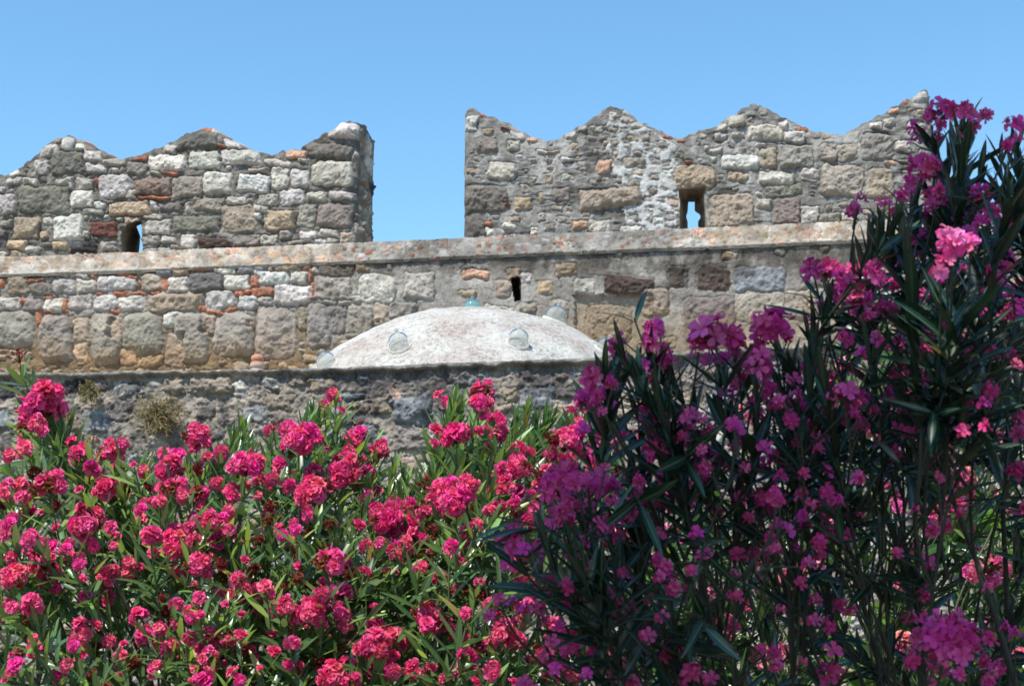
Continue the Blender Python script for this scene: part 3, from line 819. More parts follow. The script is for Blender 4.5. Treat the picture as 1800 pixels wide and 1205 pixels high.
outer = [(.0, .142), (.010, .141), (.014, .134), (.013, .124), (.010, .117), (.014, .112), (.028, .106), (.045, .095), (.058, .078), (.066, .058), (.069, .035), (.070, .012), (.074, .002), (.074, -.006)]
inner = [(.067, -.006), (.063, .012), (.062, .035), (.059, .056), (.052, .073), (.040, .088), (.024, .098), (.0, .102)]
def bell_mesh(mat):
    V, Q = lathe(outer, 36); V = V * np.array([1, 1, .84])
    return npmesh('glass_bell', V, Q, mat)
BELL, BELL_T = bell_mesh(M_GLASS), bell_mesh(M_GLASS_T)
Vm, Qm = lathe([(.080, -.03), (.082, -.002), (.076, .008), (.068, .006), (.066, -.03)], 30)
Vm = Vm * (1 + (fbm(Vm[:, 0] * 60 + 9, Vm[:, 1] * 60 + 9, 611, 2) - .5)[:, None] * .10)
COLLAR = npmesh('mortar_collar', Vm, Qm, M_MORTAR)
def on_dome(px, py):
    d = ray(px, py); d = d / np.linalg.norm(d); oc = EYE - DC
    b = oc @ d; c = oc @ oc - DR * DR; disc = b * b - c
    t = -b - math.sqrt(disc) if disc > 0 else -b
    p = EYE + d * t - DC
    return p / np.linalg.norm(p)
def bell(dirv, sc, mat_mesh, label):
    p = DC + dirv * (DR + .004)
    o = bpy.data.objects.new('glass_bell', mat_mesh); link(o, dome)
    o.location = p; o.scale = (sc,) * 3
    ax_ = dirv * .60 + np.array([0, 0, .42]); o.rotation_euler = Vector(ax_).to_track_quat('Z', 'Y').to_euler()
    o.location = p + dirv * .022 * (1 - dirv[2])
    o['label'] = label
    o2 = bpy.data.objects.new('mortar_collar', COLLAR); link(o2, dome)
    o2.location = p; o2.scale = (sc,) * 3; o2.rotation_euler = Vector(dirv).to_track_quat('Z', 'Y').to_euler()
ang = lambda el, az: np.array([math.cos(el) * math.sin(az), -math.cos(el) * math.cos(az), math.sin(el)])
bell(np.array([0.0, 0.0, 1.0]), .92, BELL_T, 'teal glass bell on the crown of the dome')
bell(on_dome(703, 610), .90, BELL, 'clear glass bell on the front left of the dome')
bell(on_dome(910, 604), .90, BELL, 'clear glass bell on the front right of the dome, casting a shadow')
def rim(px_, up, back):              # on the far side just behind the outline
    d = on_dome(px_, up); d = d + np.array([0, back, 0]); return d / np.linalg.norm(d)
bell(rim(972, 566, .12), 1.05, BELL, 'clear glass bell half hidden behind the right shoulder of the dome')
bell(on_dome(578, 644), .90, BELL, 'clear glass bell at the left edge of the dome')
bell(on_dome(1062, 618), .90, BELL, 'clear glass bell at the right edge of the dome')

# small bell low at far left of the dome and the stack of clay balls on the parapet
V, Q = lathe([(0, .125), (.02, .123), (.036, .112), (.042, .098), (.038, .083), (.031, .077), (.042, .068), (.047, .052), (.043, .036), (.035, .030), (.046, .022), (.050, .008), (.046, -.006), (.0, -.008)], 24)
zf = (V[:, 2] - .0)
m_ = fbm(V[:, 0] * 60 + 5, V[:, 2] * 60 + V[:, 1] * 40, 621, 3)
cl = np.where((zf < .060)[:, None], np.array([.40, .30, .24]), np.array([.42, .19, .11])) * (.75 + .5 * m_)[:, None]
M_CLAY = mat_vcol('clay', .85)
p = FP.P(np.array(FP.hit(452, 650, -.2)[0]), np.array(np.interp(FP.hit(452, 650, -.2)[0], U, ztop) + .02), np.array(-.2))
o = obj('clay_ornament', npmesh('clay_ornament', V * .92, Q, M_CLAY, cl), None, p)
tag(o, 'stack of three rounded terracotta balls standing on the parapet left of the dome', 'ornament')

# ================================================================== GROUND
gs = np.linspace(-1, 1, 60); gx = np.sign(gs) * np.abs(gs) ** 2.4 * 400
GX, GY = np.meshgrid(gx, gx, indexing='ij')
GZ = (fbm(GX / 2.2, GY / 2.2, 701, 3) - .5) * .03
o = obj('ground', npmesh('ground', np.stack([GX, GY, GZ], -1).reshape(-1, 3), gridq(60, 60)[:, ::-1], mat_noise('dry_earth', (.07, .06, .04), (.16, .13, .09), 3, c3=(.11, .09, .06))))
tag(o, kind='structure')

# ================================================================== PLANTS
def unit(v): return v / (np.linalg.norm(v, axis=-1, keepdims=True) + 1e-9)

class Leaves:
    T = np.array([0, .10, .28, .5, .72, .9, 1.0])
    Wd = np.array([.10, .50, .88, 1.0, .78, .38, .03])
    def __init__(s, prof=None):
        s.b = []; s.d = []; s.n = []; s.L = []; s.W = []; s.k = []; s.c = []
        if prof is not None: s.Wd = np.array(prof)
    def add(s, b, d, n, L, W, k, c):
        s.b.append(b); s.d.append(d); s.n.append(n); s.L.append(L); s.W.append(W); s.k.append(k); s.c.append(c)
    def mesh(s, name, mat, fold=.28):
        b = np.array(s.b); d = unit(np.array(s.d)); n = np.array(s.n)
        sd = unit(np.cross(d, n)); n = np.cross(sd, d)
        L = np.array(s.L)[:, None, None, None]; W = np.array(s.W)[:, None, None, None]; k = np.array(s.k)[:, None, None, None]
        t = s.T[None, :, None, None]; w_ = s.Wd[None, :, None, None]; c = np.array([-1, 0, 1.])[None, None, :, None]
        P = b[:, None, None] + d[:, None, None] * L * (t - .18 * np.abs(k) * t ** 2) + sd[:, None, None] * W * w_ * c * .5 \
            + n[:, None, None] * (fold * W * w_ * np.abs(c) * .5 - k * L * t ** 2)
        N = len(b); nv = len(s.T) * 3
        q = gridq(len(s.T), 3)
        Q = (q[None] + (np.arange(N) * nv)[:, None, None]).reshape(-1, 4)
        col = np.repeat(np.array(s.c), nv, 0)
        mid = np.tile(np.tile(np.array([1., 0, 1.]), len(s.T)), N)
        return npmesh(name, P.reshape(-1, 3), Q, mat, col, True, mid)

def basis(a):
    a = a / np.linalg.norm(a)
    r = np.array([0, 0, 1.0]) if abs(a[2]) < .9 else np.array([1.0, 0, 0])
    x = np.cross(a, r); x /= np.linalg.norm(x)
    return a, x, np.cross(a, x)

def petals(acc, base, axis, n, tilt, L, W, col, cup=.25, curl=.15, ruf=.12, phase=None, notch=0.0):
    a, x, y = basis(axis)
    T = np.array([0, .3, .62, .86, 1.0]); Wd = np.array([.18, .55, .95, 1.0, .70]); Cc = np.array([-1, -.35, .35, 1.])
    phase = random.uniform(0, 6.28) if phase is None else phase
    for i in range(n):
        f = phase + i * 2 * PI / n + random.gauss(0, .12)
        ti = tilt + random.gauss(0, .14)
        r = x * math.cos(f) + y * math.sin(f)
        d = a * math.cos(ti) + r * math.sin(ti); nn = a * math.sin(ti) - r * math.cos(ti)
        s = np.cross(d, nn); l = L * random.uniform(.85, 1.12); w_ = W * random.uniform(.85, 1.15)
        g = np.array([[random.gauss(0, ruf) for _ in Cc] for _ in T]) * T[:, None]
        P = base + d * (l * T)[:, None, None] * (1 - notch * (np.abs(Cc)[None, :, None] < .5) * (T[:, None, None] > .95)) \
            + s * (w_ * .5 * Wd[:, None] * Cc[None])[..., None] + nn * (cup * w_ * (Cc ** 2)[None] * Wd[:, None] - curl * l * T[:, None] ** 2 + g * l)[..., None]
        c = np.array(col) * random.uniform(.82, 1.15)
        cv = c[None] * (0.85 + .2 * T)[:, None]
        acc.add(P.reshape(-1, 3), gridq(5, 4), np.repeat(np.clip(cv, 0, .95), 4, 0))

def blob(acc, p, axis, L, r, col):
    pr = [(0.0, 0), (.6, .15), (1, .45), (.75, .8), (0.05, 1)]
    V, Q = lathe(pr, 5)
    a, x, y = basis(axis)
    W_ = p + V[:, :1] * r * x + V[:, 1:2] * r * y + V[:, 2:] * L * a
    acc.add(W_, Q, col)

def dome_dirs(n, spread):
    out = []
    for i in range(n):
        z = 1 - (i + .5) / n * spread
        f = i * 2.39996 + random.uniform(-.3, .3)
        r = math.sqrt(max(0, 1 - z * z)); out.append(unit(np.array([r * math.cos(f), r * math.sin(f), z + random.gauss(0, .08)])))
    return out

def cluster_mesh(kind, n, col, brown=0.0):
    """flower head; unit diameter about 1; stem attaches at the origin, head points up +Z"""
    acc = Acc()
    fr = {1: .46, 2: .34, 3: .31, 5: .27, 8: .235, 12: .20, 16: .185}[n]       # flower radius
    R = .5 - fr * .75
    cz = np.array([0, 0, R * .7])
    stemc = np.array([.10, .11, .05])
    for i, d in enumerate(dome_dirs(n, 1.35 if n > 1 else .2)):
        d = unit(d + np.array([0, -.25, .1]))
        p = cz + d * R * random.uniform(.6, 1.15) - d * fr * .35 + np.array([random.gauss(0, .06), random.gauss(0, .06), random.gauss(0, .05)]) * (n > 2)
        acc.add(*tube([np.array([0, 0, -.12]), cz * .2, p], [.012, .012, .010], 4), stemc)
        if random.random() < brown:
            for k in range(7):
                dd = unit(np.array([random.gauss(0, 1) for _ in range(3)]) + d * 1.2)
                petals(acc, p, dd, 1, .2, fr * .8, fr * .5, np.array([.22, .07, .025]) * random.uniform(.6, 1.5), .5, .4, .25)
            continue
        f = fr * random.uniform(.72, 1.18)
        cj = np.array(col) * random.uniform(.85, 1.08) * np.array([1, random.uniform(.5, 1.7), random.uniform(.8, 1.3)])
        if kind == 'double':
            petals(acc, p, d, 6, 1.35, f * 1.05, f * .95, cj * .92, .12, .12, .13)
            petals(acc, p + d * f * .1, d, 5, .92, f * .95, f * .85, cj, .16, .12, .15)
            petals(acc, p + d * f * .15, d, 5, .52, f * .82, f * .75, cj * 1.06, .22, .05, .16)
            petals(acc, p + d * f * .2, d, 3, .2, f * .66, f * .6, cj * 1.1, .3, 0, .16)
        else:
            acc.add(*tube([p - d * f * .6, p], [f * .10, f * .2], 5), cj * .8)
            petals(acc, p, d, 5, 1.22, f * 1.2, f * .80, cj, .10, .14, .09)
            petals(acc, p + d * f * .05, d, 5, .5, f * .38, f * .25, cj * 1.1 + .06, .1, 0, .05)
    for k in range(random.randint(2, 6) if n > 2 else 0):
        d = unit(np.array([random.gauss(0, .7), random.gauss(0, .7) - .2, random.uniform(.2, 1)]))
        p = cz * .8 + d * R * 1.05
        acc.add(*tube([cz * .2, p], [.010, .008], 4), stemc)
        blob(acc, p, d, .16, .035, np.array(col) * np.array([.7, .7, .6]))
    return acc.mesh('flower_head', M_PETAL)

def bud_mesh(col):
    acc = Acc()
    for k in range(11):
        d = unit(np.array([random.gauss(0, .6), random.gauss(0, .6), random.uniform(.4, 1.3)]))
        p = d * random.uniform(.3, .55)
        acc.add(*tube([np.array([0, 0, -.12]), p * .5 + np.array([0, 0, .03]), p], [.018, .014, .011], 4), np.array([.16, .045, .03]))
        blob(acc, p, d, random.uniform(.12, .2), .045, np.array(col) * random.uniform(.7, 1.1))
    return acc.mesh('flower_bud', M_PETAL)

HOT = (.96, .105, .305); ROSE = (.80, .085, .32); PALE = (.93, .24, .40)
VAR = {}
for nm, kd, col, br in (('hot', 'double', HOT, .07), ('rose', 'single', ROSE, .0), ('pale', 'double', PALE, .05)):
    VAR[nm] = {n: [cluster_mesh(kd, n, col, br if n > 2 else 0) for _ in range(4 if n < 8 else 6)] for n in (1, 2, 3, 5, 8, 12)}
    VAR[nm]['bud'] = [bud_mesh((.45, .02, .05)) for _ in range(2)]
VAR['lit'] = {n: [cluster_mesh('single', n, (.95, .17, .43)) for _ in range(2)] for n in (3, 5, 8)}  # lighter copy of the rose flowers, sunlight put into the petal colour
VAR['brown'] = {3: [cluster_mesh('double', 3, (.3, .06, .04), .8) for _ in range(3)]}

def pick(sp, size):
    s_ = size
    k = 1 if s_ < 23 else 2 if s_ < 29 else 3 if s_ < 36 else 5 if s_ < 46 else 8 if s_ < 60 else 12
    return random.choice(VAR[sp][k])

class Shrub:
    def __init__(s, root, base, spread, leafmat, sp, leafcol, young, leafL=(.08, .12)):
        s.root = root; s.base = np.array(base); s.spread = spread; s.lv = Leaves(); s.st = Acc(); s.mat = leafmat; s.sp = sp
        s.leafcol = np.array(leafcol); s.young = np.array(young); s.leafL = leafL; s.heads = []; s.stemtip = (.11, .15, .05); s.bark = 1.0; s.limb = .014
    def limbs(s, targets):
        s.nodes = []
        for T_ in targets:
            b = s.base + np.array([random.gauss(0, s.spread * .25), random.gauss(0, s.spread * .2), 0]); b[2] = -.03
            T_ = np.array(T_, float); t = np.linspace(0, 1, 22)[:, None]
            m_ = np.array([b[0] * .75 + T_[0] * .25, b[1] * .75 + T_[1] * .25, T_[2] * .55])
            P = b * (1 - t) ** 2 + 2 * t * (1 - t) * m_ + T_ * t * t
            P = P + np.stack([np.interp(t[:, 0], np.linspace(0, 1, 7), RNG.normal(0, .045, 7)) for _ in range(3)], -1) * t
            V, Q = tube(P, np.linspace(s.limb, s.limb * .3, 22), 6)
            s.st.add(V, Q, np.array([.10, .08, .06]) * s.bark)
            s.nodes.append(P[3:])
        s.nodes = np.concatenate(s.nodes)
    def stem(s, tip, tipdir, r0=.0036, r1=.0018):
        want = tip - tipdir * random.uniform(.22, .5) + np.array([0, .06, -.05])
        dd = np.linalg.norm(s.nodes - want, axis=1) + 10 * np.maximum(0, s.nodes[:, 2] - tip[2] + .12)
        b = s.nodes[np.argmin(dd)]
        ln = np.linalg.norm(tip - b)
        p1 = b + np.array([random.gauss(0, .05), random.gauss(0, .05), .30 * ln]); p2 = tip - tipdir * .35 * ln
        t = np.linspace(0, 1, 12)[:, None]
        P = (1 - t) ** 3 * b + 3 * (1 - t) ** 2 * t * p1 + 3 * (1 - t) * t ** 2 * p2 + t ** 3 * tip
        rr = r0 * (1 - t[:, 0]) + r1 * t[:, 0]
        c = np.array([.085, .075, .05]) * s.bark * (1 - t) + np.array(s.stemtip) * t
        V, Q = tube(P, rr, 5)
        s.st.add(V, Q, np.repeat(c, 5, 0))
        s.nodes = np.concatenate([s.nodes, P[3:8:2]])
        return P
    def shoot(s, tip, tipdir, length=.3, start=.02, spacing=.03, erect=(.55, 1.1), top=False):
        P = s.stem(tip, tipdir)
        seg = np.linalg.norm(np.diff(P, axis=0), axis=1); cum = np.concatenate([[0], np.cumsum(seg)]); tot = cum[-1]
        f = random.uniform(0, 6.28); dist = start
        while dist < length:
            q = tot - dist
            p = np.array([np.interp(q, cum, P[:, i]) for i in range(3)])
            k = min(np.searchsorted(cum, q), len(P) - 1); ax = unit(P[k] - P[k - 1])
            a, x, y = basis(ax)
            fr = dist / length
            for i in range(3):
                ff = f + i * 2.094 + random.gauss(0, .25)
                e = erect[0] + (erect[1] - erect[0]) * fr + random.gauss(0, .16)
                if top and dist < .06: e *= .6
                r = x * math.cos(ff) + y * math.sin(ff)
                d = a * math.cos(e) + r * math.sin(e); n = a * math.sin(e) - r * math.cos(e)
                L = random.uniform(*s.leafL) * (.65 + .5 * min(1, dist / .10))
                yg = random.random() < (.35 if dist < .09 else .05)
                c = (s.young if yg else s.leafcol) * random.uniform(.65, 1.35) * np.array([random.uniform(.85, 1.2), 1, random.uniform(.8, 1.2)])
                if random.random() < (.012 if s.sp == 'hot' else .002): c = np.array([.35, .30, .08])
                s.lv.add(p, d, n, L, L * random.uniform(.13, .18), random.uniform(-.02, .18), c)
            f += 1.05; dist += spacing * random.uniform(.75, 1.3)
    def head(s, tip, d, size_m, me, name='flower_cluster'):
        s.heads.append((size_m, tip, d, me, name))
    def build(s, maxparts=98):
        s.part('foliage', s.lv.mesh('foliage', s.mat))
        s.part('stems', s.st.mesh('stems', M_STEM))
        hs = sorted(s.heads, key=lambda h: -h[0])
        rest = hs[maxparts:]
        for sz, tip, d, me, nm in hs[:maxparts]:
            o = bpy.data.objects.new(nm, me); link(o, s.root)
            o.matrix_parent_inverse = Matrix.Translation(s.root.location).inverted()
            o.location = tip; o.scale = (sz,) * 3
            q = Vector(d).to_track_quat('Z', 'Y')
            o.rotation_mode = 'QUATERNION'
            from mathutils import Quaternion
            o.rotation_quaternion = q @ Quaternion((0, 0, 1), random.uniform(-.8, .8))
        if rest:
            Vs = []; Ls = []; Cs = []; off = 0
            for sz, tip, d, me, nm in rest:
                n = len(me.vertices); co = np.empty(n * 3, np.float32); me.vertices.foreach_get('co', co); co = co.reshape(-1, 3)
                Mx = np.array(Vector(d).to_track_quat('Z', 'Y').to_matrix())
                Vs.append(co @ Mx.T * sz + tip)
                q = np.empty(len(me.loops), np.int32); me.loops.foreach_get('vertex_index', q); Ls.append(q.reshape(-1, 4) + off)
                cc = np.empty(n * 4, np.float32); me.color_attributes['Col'].data.foreach_get('color', cc); Cs.append(cc.reshape(-1, 4)[:, :3]); off += n
            o = s.part('small_flowers', npmesh('small_flowers', np.concatenate(Vs), np.concatenate(Ls), M_PETAL, np.concatenate(Cs)))
            o['kind'] = 'stuff'
    def part(s, name, me):
        o = obj(name, me, s.root); o.matrix_parent_inverse = Matrix.Translation(s.root.location).inverted(); return o

def nums(t): 
    return [tuple(float(v) for v in q.split()) for q in t.replace('\n', ';').split(';') if len(q.split()) >= 3]

# ---- sunlit hot pink oleander, left and centre
LEFT = nums('''85 712 84;40 750 22;62 742 36;45 783 28;62 795 25;128 770 22;140 798 34;165 823 34;147 790 30;200 795 48;213 778 25;235 812 18;255 825 25;293 822 54;290 795 26;310 855 46;345 770 50;390 790 30
350 820 26;432 818 64;385 845 30;195 860 52;90 850 58;105 885 32;140 855 22;15 860 42;40 848 26;10 882 36;160 905 46;150 925 50;195 925 26;20 915 32;280 880 26;325 870 26;365 912 36;405 865 30;405 895 26
587 690 26;570 711 25;600 716 22;475 755 24;525 772 64;508 752 38;552 765 30;632 762 30;628 778 22;665 784 38;615 790 26;552 864 58;605 826 58;642 825 32;595 842 42;490 815 30;480 838 30;545 935 25
845 686 48;840 706 38;870 735 30;838 755 20;875 762 36;803 764 56;1005 718 20;1030 725 20;1016 742 24;1028 750 22;990 776 62;968 770 32;1002 797 26;930 790 22;910 825 46;885 820 32;930 865 22;885 850 42;945 832 26
820 856 46;815 882 46;860 895 24;895 880 30;935 890 28;1035 815 32;1030 846 42;782 870 70;802 882 60;760 882 32;745 897 28;680 906 54;660 890 30;720 915 40;690 880 26
310 955 54;308 928 24;328 926 24;342 945 26;349 994 48;370 906 28;395 906 32;400 931 26;417 949 16;519 925 30;588 919 16;629 917 22;645 957 28;667 953 24;672 912 52;722 913 22;709 934 32;732 941 32;696 973 26
711 950 26;737 995 24;677 1000 22;694 1002 20;583 985 58;601 990 42;570 958 20;516 1007 14;524 990 20;429 980 16;418 1013 26;423 1039 42;444 1042 42;454 1064 48;467 1029 28;503 1034 34;500 1062 38;544 1070 58
557 1064 48;566 1038 32;603 1040 42;597 1071 30;570 1076 32;608 1093 26;565 1096 24;519 1082 36;511 1128 28;544 1124 30;555 1152 24;521 1168 28;490 1168 16;457 1170 14;372 1126 52;382 1142 42;364 1152 36;400 1126 26
423 1111 20;331 1116 30;349 1049 26;375 1078 24;351 1075 22;395 1057 20;425 1075 22;315 1100 24;308 1060 26;346 1170 24;359 1186 30;369 1199 32;413 1188 34;656 1063 22;658 1098 30;692 1111 26;660 1132 54
642 1134 42;614 1165 32;647 1173 48;670 1157 32;691 1175 32;724 1175 38;755 1170 28;583 1182 48;608 1198 46;742 1084 52;753 1062 32;750 1098 38;80 985 52;97 1002 36;35 1012 46;62 1058 42;200 1010 46;150 1045 22
155 1108 48;250 1080 32;282 1103 28;175 1000 26;20 935 36;60 942 36;265 940 42;120 960 30;230 985 26;25 975 30;130 1130 30;60 1120 28;210 1150 26;30 1170 32;105 1185 30;280 1165 26;900 945 36;835 920 26;905 990 26
880 1105 44;902 1122 42;860 1175 36;780 1190 28;815 1150 30;840 1020 24;930 1060 28;975 1100 34;950 1150 36;990 1180 30;790 960 30;770 1010 28;860 1060 26;1000 950 26;470 900 26;455 870 24;640 1000 22;820 1075 24''')
root = empty('oleander_shrub', (-.35, 3.75, 0))
tag(root, 'sunlit oleander shrub with hot pink double flowers, filling the left below the wall', 'shrub')
shL = Shrub(root, (-.35, 3.85, 0), .55, M_LEAF, 'hot', (.080, .155, .048), (.20, .34, .075), (.065, .108))
shL.limbs([(random.uniform(-1.35, .35), random.uniform(3.35, 4.2), random.uniform(1.5, 2.0)) for k in range(26)])
TOPL = ([-200, 0, 60, 130, 220, 330, 430, 560, 620, 720, 790, 850, 950, 1030, 1070, 1150], [800, 765, 690, 770, 780, 745, 745, 700, 800, 820, 715, 690, 700, 730, 850, 1000])
def leftY(px, py):
    top = np.interp(px, *TOPL)
    return 3.22 + .62 * math.exp(-max(0, py - top) / 170.0)
def tipdir(px, py, cxp, k=.55):
    return unit(np.array([(px - cxp) / 900 * k + random.gauss(0, .16), -.28 + random.gauss(0, .18), 1.0]))
for (x, y, s_) in LEFT:
    Y = leftY(x, y) + random.uniform(-.16, .02)
    d = tipdir(x, y, 480)
    m = s_ * Y / FPX * 1.22
    P = at(x, y + s_ * .34, Y)
    if s_ > 25:
        for k in range(2):
            x2 = x + random.gauss(0, s_ * .7); y2 = y + abs(random.gauss(0, s_ * .55)) + 6; s2 = random.uniform(18, 34)
            Y2 = Y + random.uniform(.0, .12); shL.head(at(x2, y2 + 8, Y2), tipdir(x2, y2, 480), s2 * Y2 / FPX * 1.2, pick('hot', s2))
    me = pick('hot', s_) if s_ > 40 or random.random() > .07 else random.choice(VAR['brown'][3])
    shL.head(P, d, m, me)
    shL.shoot(P - d * m * .1, d, random.uniform(.12, .24), m * .35 + .012, .04)
for x, y, s_ in nums('35 622 40;163 768 24;1024 712 26;480 742 26;632 742 30'):
    Y = leftY(x, y + 60); P = at(x, y + 12, Y); d = tipdir(x, y, 480, .3)
    shL.head(P, d, s_ * Y / FPX, random.choice(VAR['hot']['bud']), 'flower_bud')
    shL.shoot(P, d, .28, .05, .035)
# leafy shoots standing clear at the top
for x, y in [(60, 655), (75, 670), (110, 730), (120, 745), (420, 725), (432, 730), (412, 745), (548, 700), (560, 705), (535, 720), (797, 682), (808, 690), (790, 700), (830, 735), (905, 712), (925, 700), (940, 715),
             (958, 708), (965, 720), (985, 740), (850, 770), (690, 800), (710, 815), (650, 835), (735, 825), (760, 820), (375, 780), (470, 790), (330, 790), (250, 800), (180, 790), (15, 790), (880, 780), (1045, 790), (1010, 820), (560, 790), (575, 760), (45, 700), (100, 760), (215, 840), (300, 860), (405, 760), (445, 770), (520, 820), (545, 750), (600, 760), (640, 870), (700, 850), (770, 790), (800, 740), (860, 720), (935, 760), (975, 800), (240, 900), (480, 900), (590, 920), (730, 890), (860, 840), (500, 1000), (300, 980), (650, 1020), (820, 930), (420, 960)]:
    Y = leftY(x, y) + random.uniform(-.05, .12); d = tipdir(x, y, 480, .5)
    if y > 790: Y -= .08
    shL.shoot(at(x, y + 30, Y), d, random.uniform(.12, .22), .0, .022, (.35, .9), True)
for k in range(150):
    x = random.uniform(-120, 1075); top = np.interp(x, *TOPL)
    y = top + 25 + (1300 - top) * random.random() ** 1.1
    Y = leftY(x, y) + random.uniform(.04, .55)
    shL.shoot(at(x, y, Y), tipdir(x, y, 480), random.uniform(.2, .34), 0, .03, (.4, .95), True)
for k in range(150):                                    # inside and below the picture
    P = np.array([random.uniform(-1.7, .25), random.uniform(3.1, 4.5), random.uniform(.5, 1.65)])
    shL.shoot(P, unit(np.array([random.gauss(0, .5), random.gauss(-.2, .4), 1])), .36, 0, .04)
for k in range(80):
    x = random.uniform(-60, 1030); y = np.interp(x, *TOPL) + random.uniform(80, 500); Y = leftY(x, y) + random.uniform(-.1, .12)
    shL.head(at(x, y, Y), tipdir(x, y, 480), random.uniform(26, 42) * Y / FPX, random.choice(VAR['brown'][3]), 'withered_flower')
shL.build()

# ---- near oleander in the shade, right
NEAR = nums('''1655 195 62;1638 206 40;1692 190 40;1512 346 32;1620 290 60;1602 320 44;1692 345 60;1650 347 52;1722 340 44;1780 216 40;1785 240 30;1740 370 42;1755 395 30;1615 375 30;1455 475 58;1500 490 70;1542 480 52;1430 468 42;1482 518 44;1516 522 50
1562 505 40;1260 586 84;1228 598 50;1292 592 50;1360 572 80;1338 582 46;1327 646 70;1302 666 50;1346 632 44;1152 575 44;1146 602 46;1168 628 34;1080 606 32;1046 660 46;1062 690 40;1040 680 28;1145 732 46;1160 762 44
1197 742 44;1216 726 30;1156 790 46;1226 772 44;1205 800 34;990 842 72;1012 836 60;972 858 50;1042 852 56;995 902 54;1125 870 46;1115 900 40;1162 876 30;1484 590 36;1538 590 32;1574 602 36;1625 581 32;1641 545 34
1664 571 38;1438 532 16;1427 560 22;1484 697 60;1507 697 44;1443 720 26;1494 728 44;1620 635 34;1641 615 22;1739 681 36;1741 617 34;1777 630 34;1792 733 44;1364 871 38;1458 862 34;1453 905 30;1368 919 26;1353 944 28;1402 959 24
1661 1109 78;1691 1118 72;1629 1124 54;1679 1148 62;1456 1179 46;985 859 52;988 906 54;1112 897 36;912 932 44;909 955 44;1047 997 40;1024 1018 28;968 1015 28;1006 1050 32;1074 1041 32;1083 1080 40;1103 1095 36;1006 1121 42
974 1127 38;1218 1177 40;1080 1186 32;1239 1200 24;924 1198 30;1327 965 28;1239 971 24;1333 868 34;1354 941 28;1070 920 34;947 1044 28;1121 870 34;1290 742 30;1310 772 34;1360 800 34;1250 795 30;1420 752 34;1345 860 30
1590 640 34;1560 690 30;1690 640 34;1720 540 34;1650 480 40;1600 430 34;1760 470 34;1790 540 34;1700 720 34;1600 760 30;1780 820 34;1690 600 28;1440 640 28;1400 690 28;880 1050 30;1180 1010 26;1260 900 28;1290 1010 26''')
root = empty('oleander_shrub', (.85, 2.6, 0))
tag(root, 'shaded dark-leaved oleander with magenta-purple single flowers, nearest shrub at the right', 'shrub')
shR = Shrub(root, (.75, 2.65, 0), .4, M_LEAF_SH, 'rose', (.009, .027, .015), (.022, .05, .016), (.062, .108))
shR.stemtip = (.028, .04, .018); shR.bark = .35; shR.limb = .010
shR.limbs([(random.uniform(.05, 1.15), random.uniform(2.35, 3.1), random.uniform(1.45, 1.95)) for k in range(16)] + [(.70, 2.6, 2.2), (.80, 2.5, 2.3), (.62, 2.7, 2.05), (.95, 2.6, 2.3), (.4, 2.6, 2.0)])
TOPR = ([850, 900, 960, 1040, 1090, 1150, 1230, 1300, 1400, 1450, 1500, 1560, 1620, 1660, 1720, 1780, 2000], [1050, 930, 860, 640, 600, 640, 640, 640, 640, 600, 480, 400, 260, 240, 260, 230, 200])
def nearY(x, y): return 2.36 + random.uniform(-.2, .24)
for (x, y, s_) in NEAR:
    Y = nearY(x, y); d = tipdir(x, y, 1500, .6); m = s_ * Y / FPX * 1.16
    P = at(x, y + s_ * .3, Y)
    if s_ > 26 and random.random() < .8:
        for k in range(random.randint(2, 4)):
            x2 = x + random.gauss(0, s_ * .7); y2 = y + abs(random.gauss(0, s_ * .6)) + 4; s2 = random.uniform(22, 36)
            Y2 = Y + random.uniform(-.04, .12); P2 = at(x2, y2 + 8, Y2); d2 = unit(tipdir(x2, y2, 1500, .6) + np.array([random.gauss(0, .4), -.3, 0]))
            shR.head(P2, d2, s2 * Y2 / FPX * 1.1, pick('rose', s2 * .9)); shR.st.add(*tube([P - d * .05, (P - d * .02 + P2 - d2 * .03) / 2, P2], .0014, 4), (.05, .05, .03))
    shR.head(P, d, m, pick('rose', s_ * .9))
    if random.random() < (.55 if x > 1380 else .24): shR.shoot(P - d * m * .1, d, m * .5 + random.uniform(.06, .15), m * .5 + .02, .045)
    else: shR.stem(P - d * m * .1, d, .003, .0018)
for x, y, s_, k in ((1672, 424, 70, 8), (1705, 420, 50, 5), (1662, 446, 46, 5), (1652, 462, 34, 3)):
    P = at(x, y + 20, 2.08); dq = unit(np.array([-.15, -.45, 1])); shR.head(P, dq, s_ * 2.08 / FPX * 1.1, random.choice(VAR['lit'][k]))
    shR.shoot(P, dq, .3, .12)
for x, y in [(1700, 200), (1695, 260), (1670, 250), (1685, 235), (1790, 240), (1760, 270), (1800, 280), (1770, 330), (1555, 385), (1530, 400), (1570, 370), (1610, 350), (1590, 410), (1085, 620), (1100, 610), (1120, 640), (1065, 640),
             (1180, 640), (1160, 680), (1265, 640), (1375, 620), (1330, 690), (1430, 590), (1450, 640), (1395, 640), (1020, 900), (960, 930), (1050, 880), (1010, 960), (1110, 830), (1690, 300), (1720, 290)]:
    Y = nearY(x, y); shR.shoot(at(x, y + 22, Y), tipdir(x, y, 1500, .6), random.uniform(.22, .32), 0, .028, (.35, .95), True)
for k in range(62):
    x = 900 + 1100 * random.random() ** .42; top = np.interp(x, *TOPR)
    y = top + 60 + (1330 - top) * random.random()
    if x < 1400 and random.random() < .85: continue
    if 1290 < x < 1620 and y > 930 and random.random() < .75: continue
    Y = 2.5 + random.uniform(.0, .6)
    d = unit(np.array([random.gauss(-.15, .6), random.gauss(-.15, .45), random.uniform(.15, 1)]))
    shR.shoot(at(x, y, Y), d, random.uniform(.16, .30), 0, .034, (.4, 1.15), True)
vis = shR.nodes[(shR.nodes[:, 2] > 1.42)]
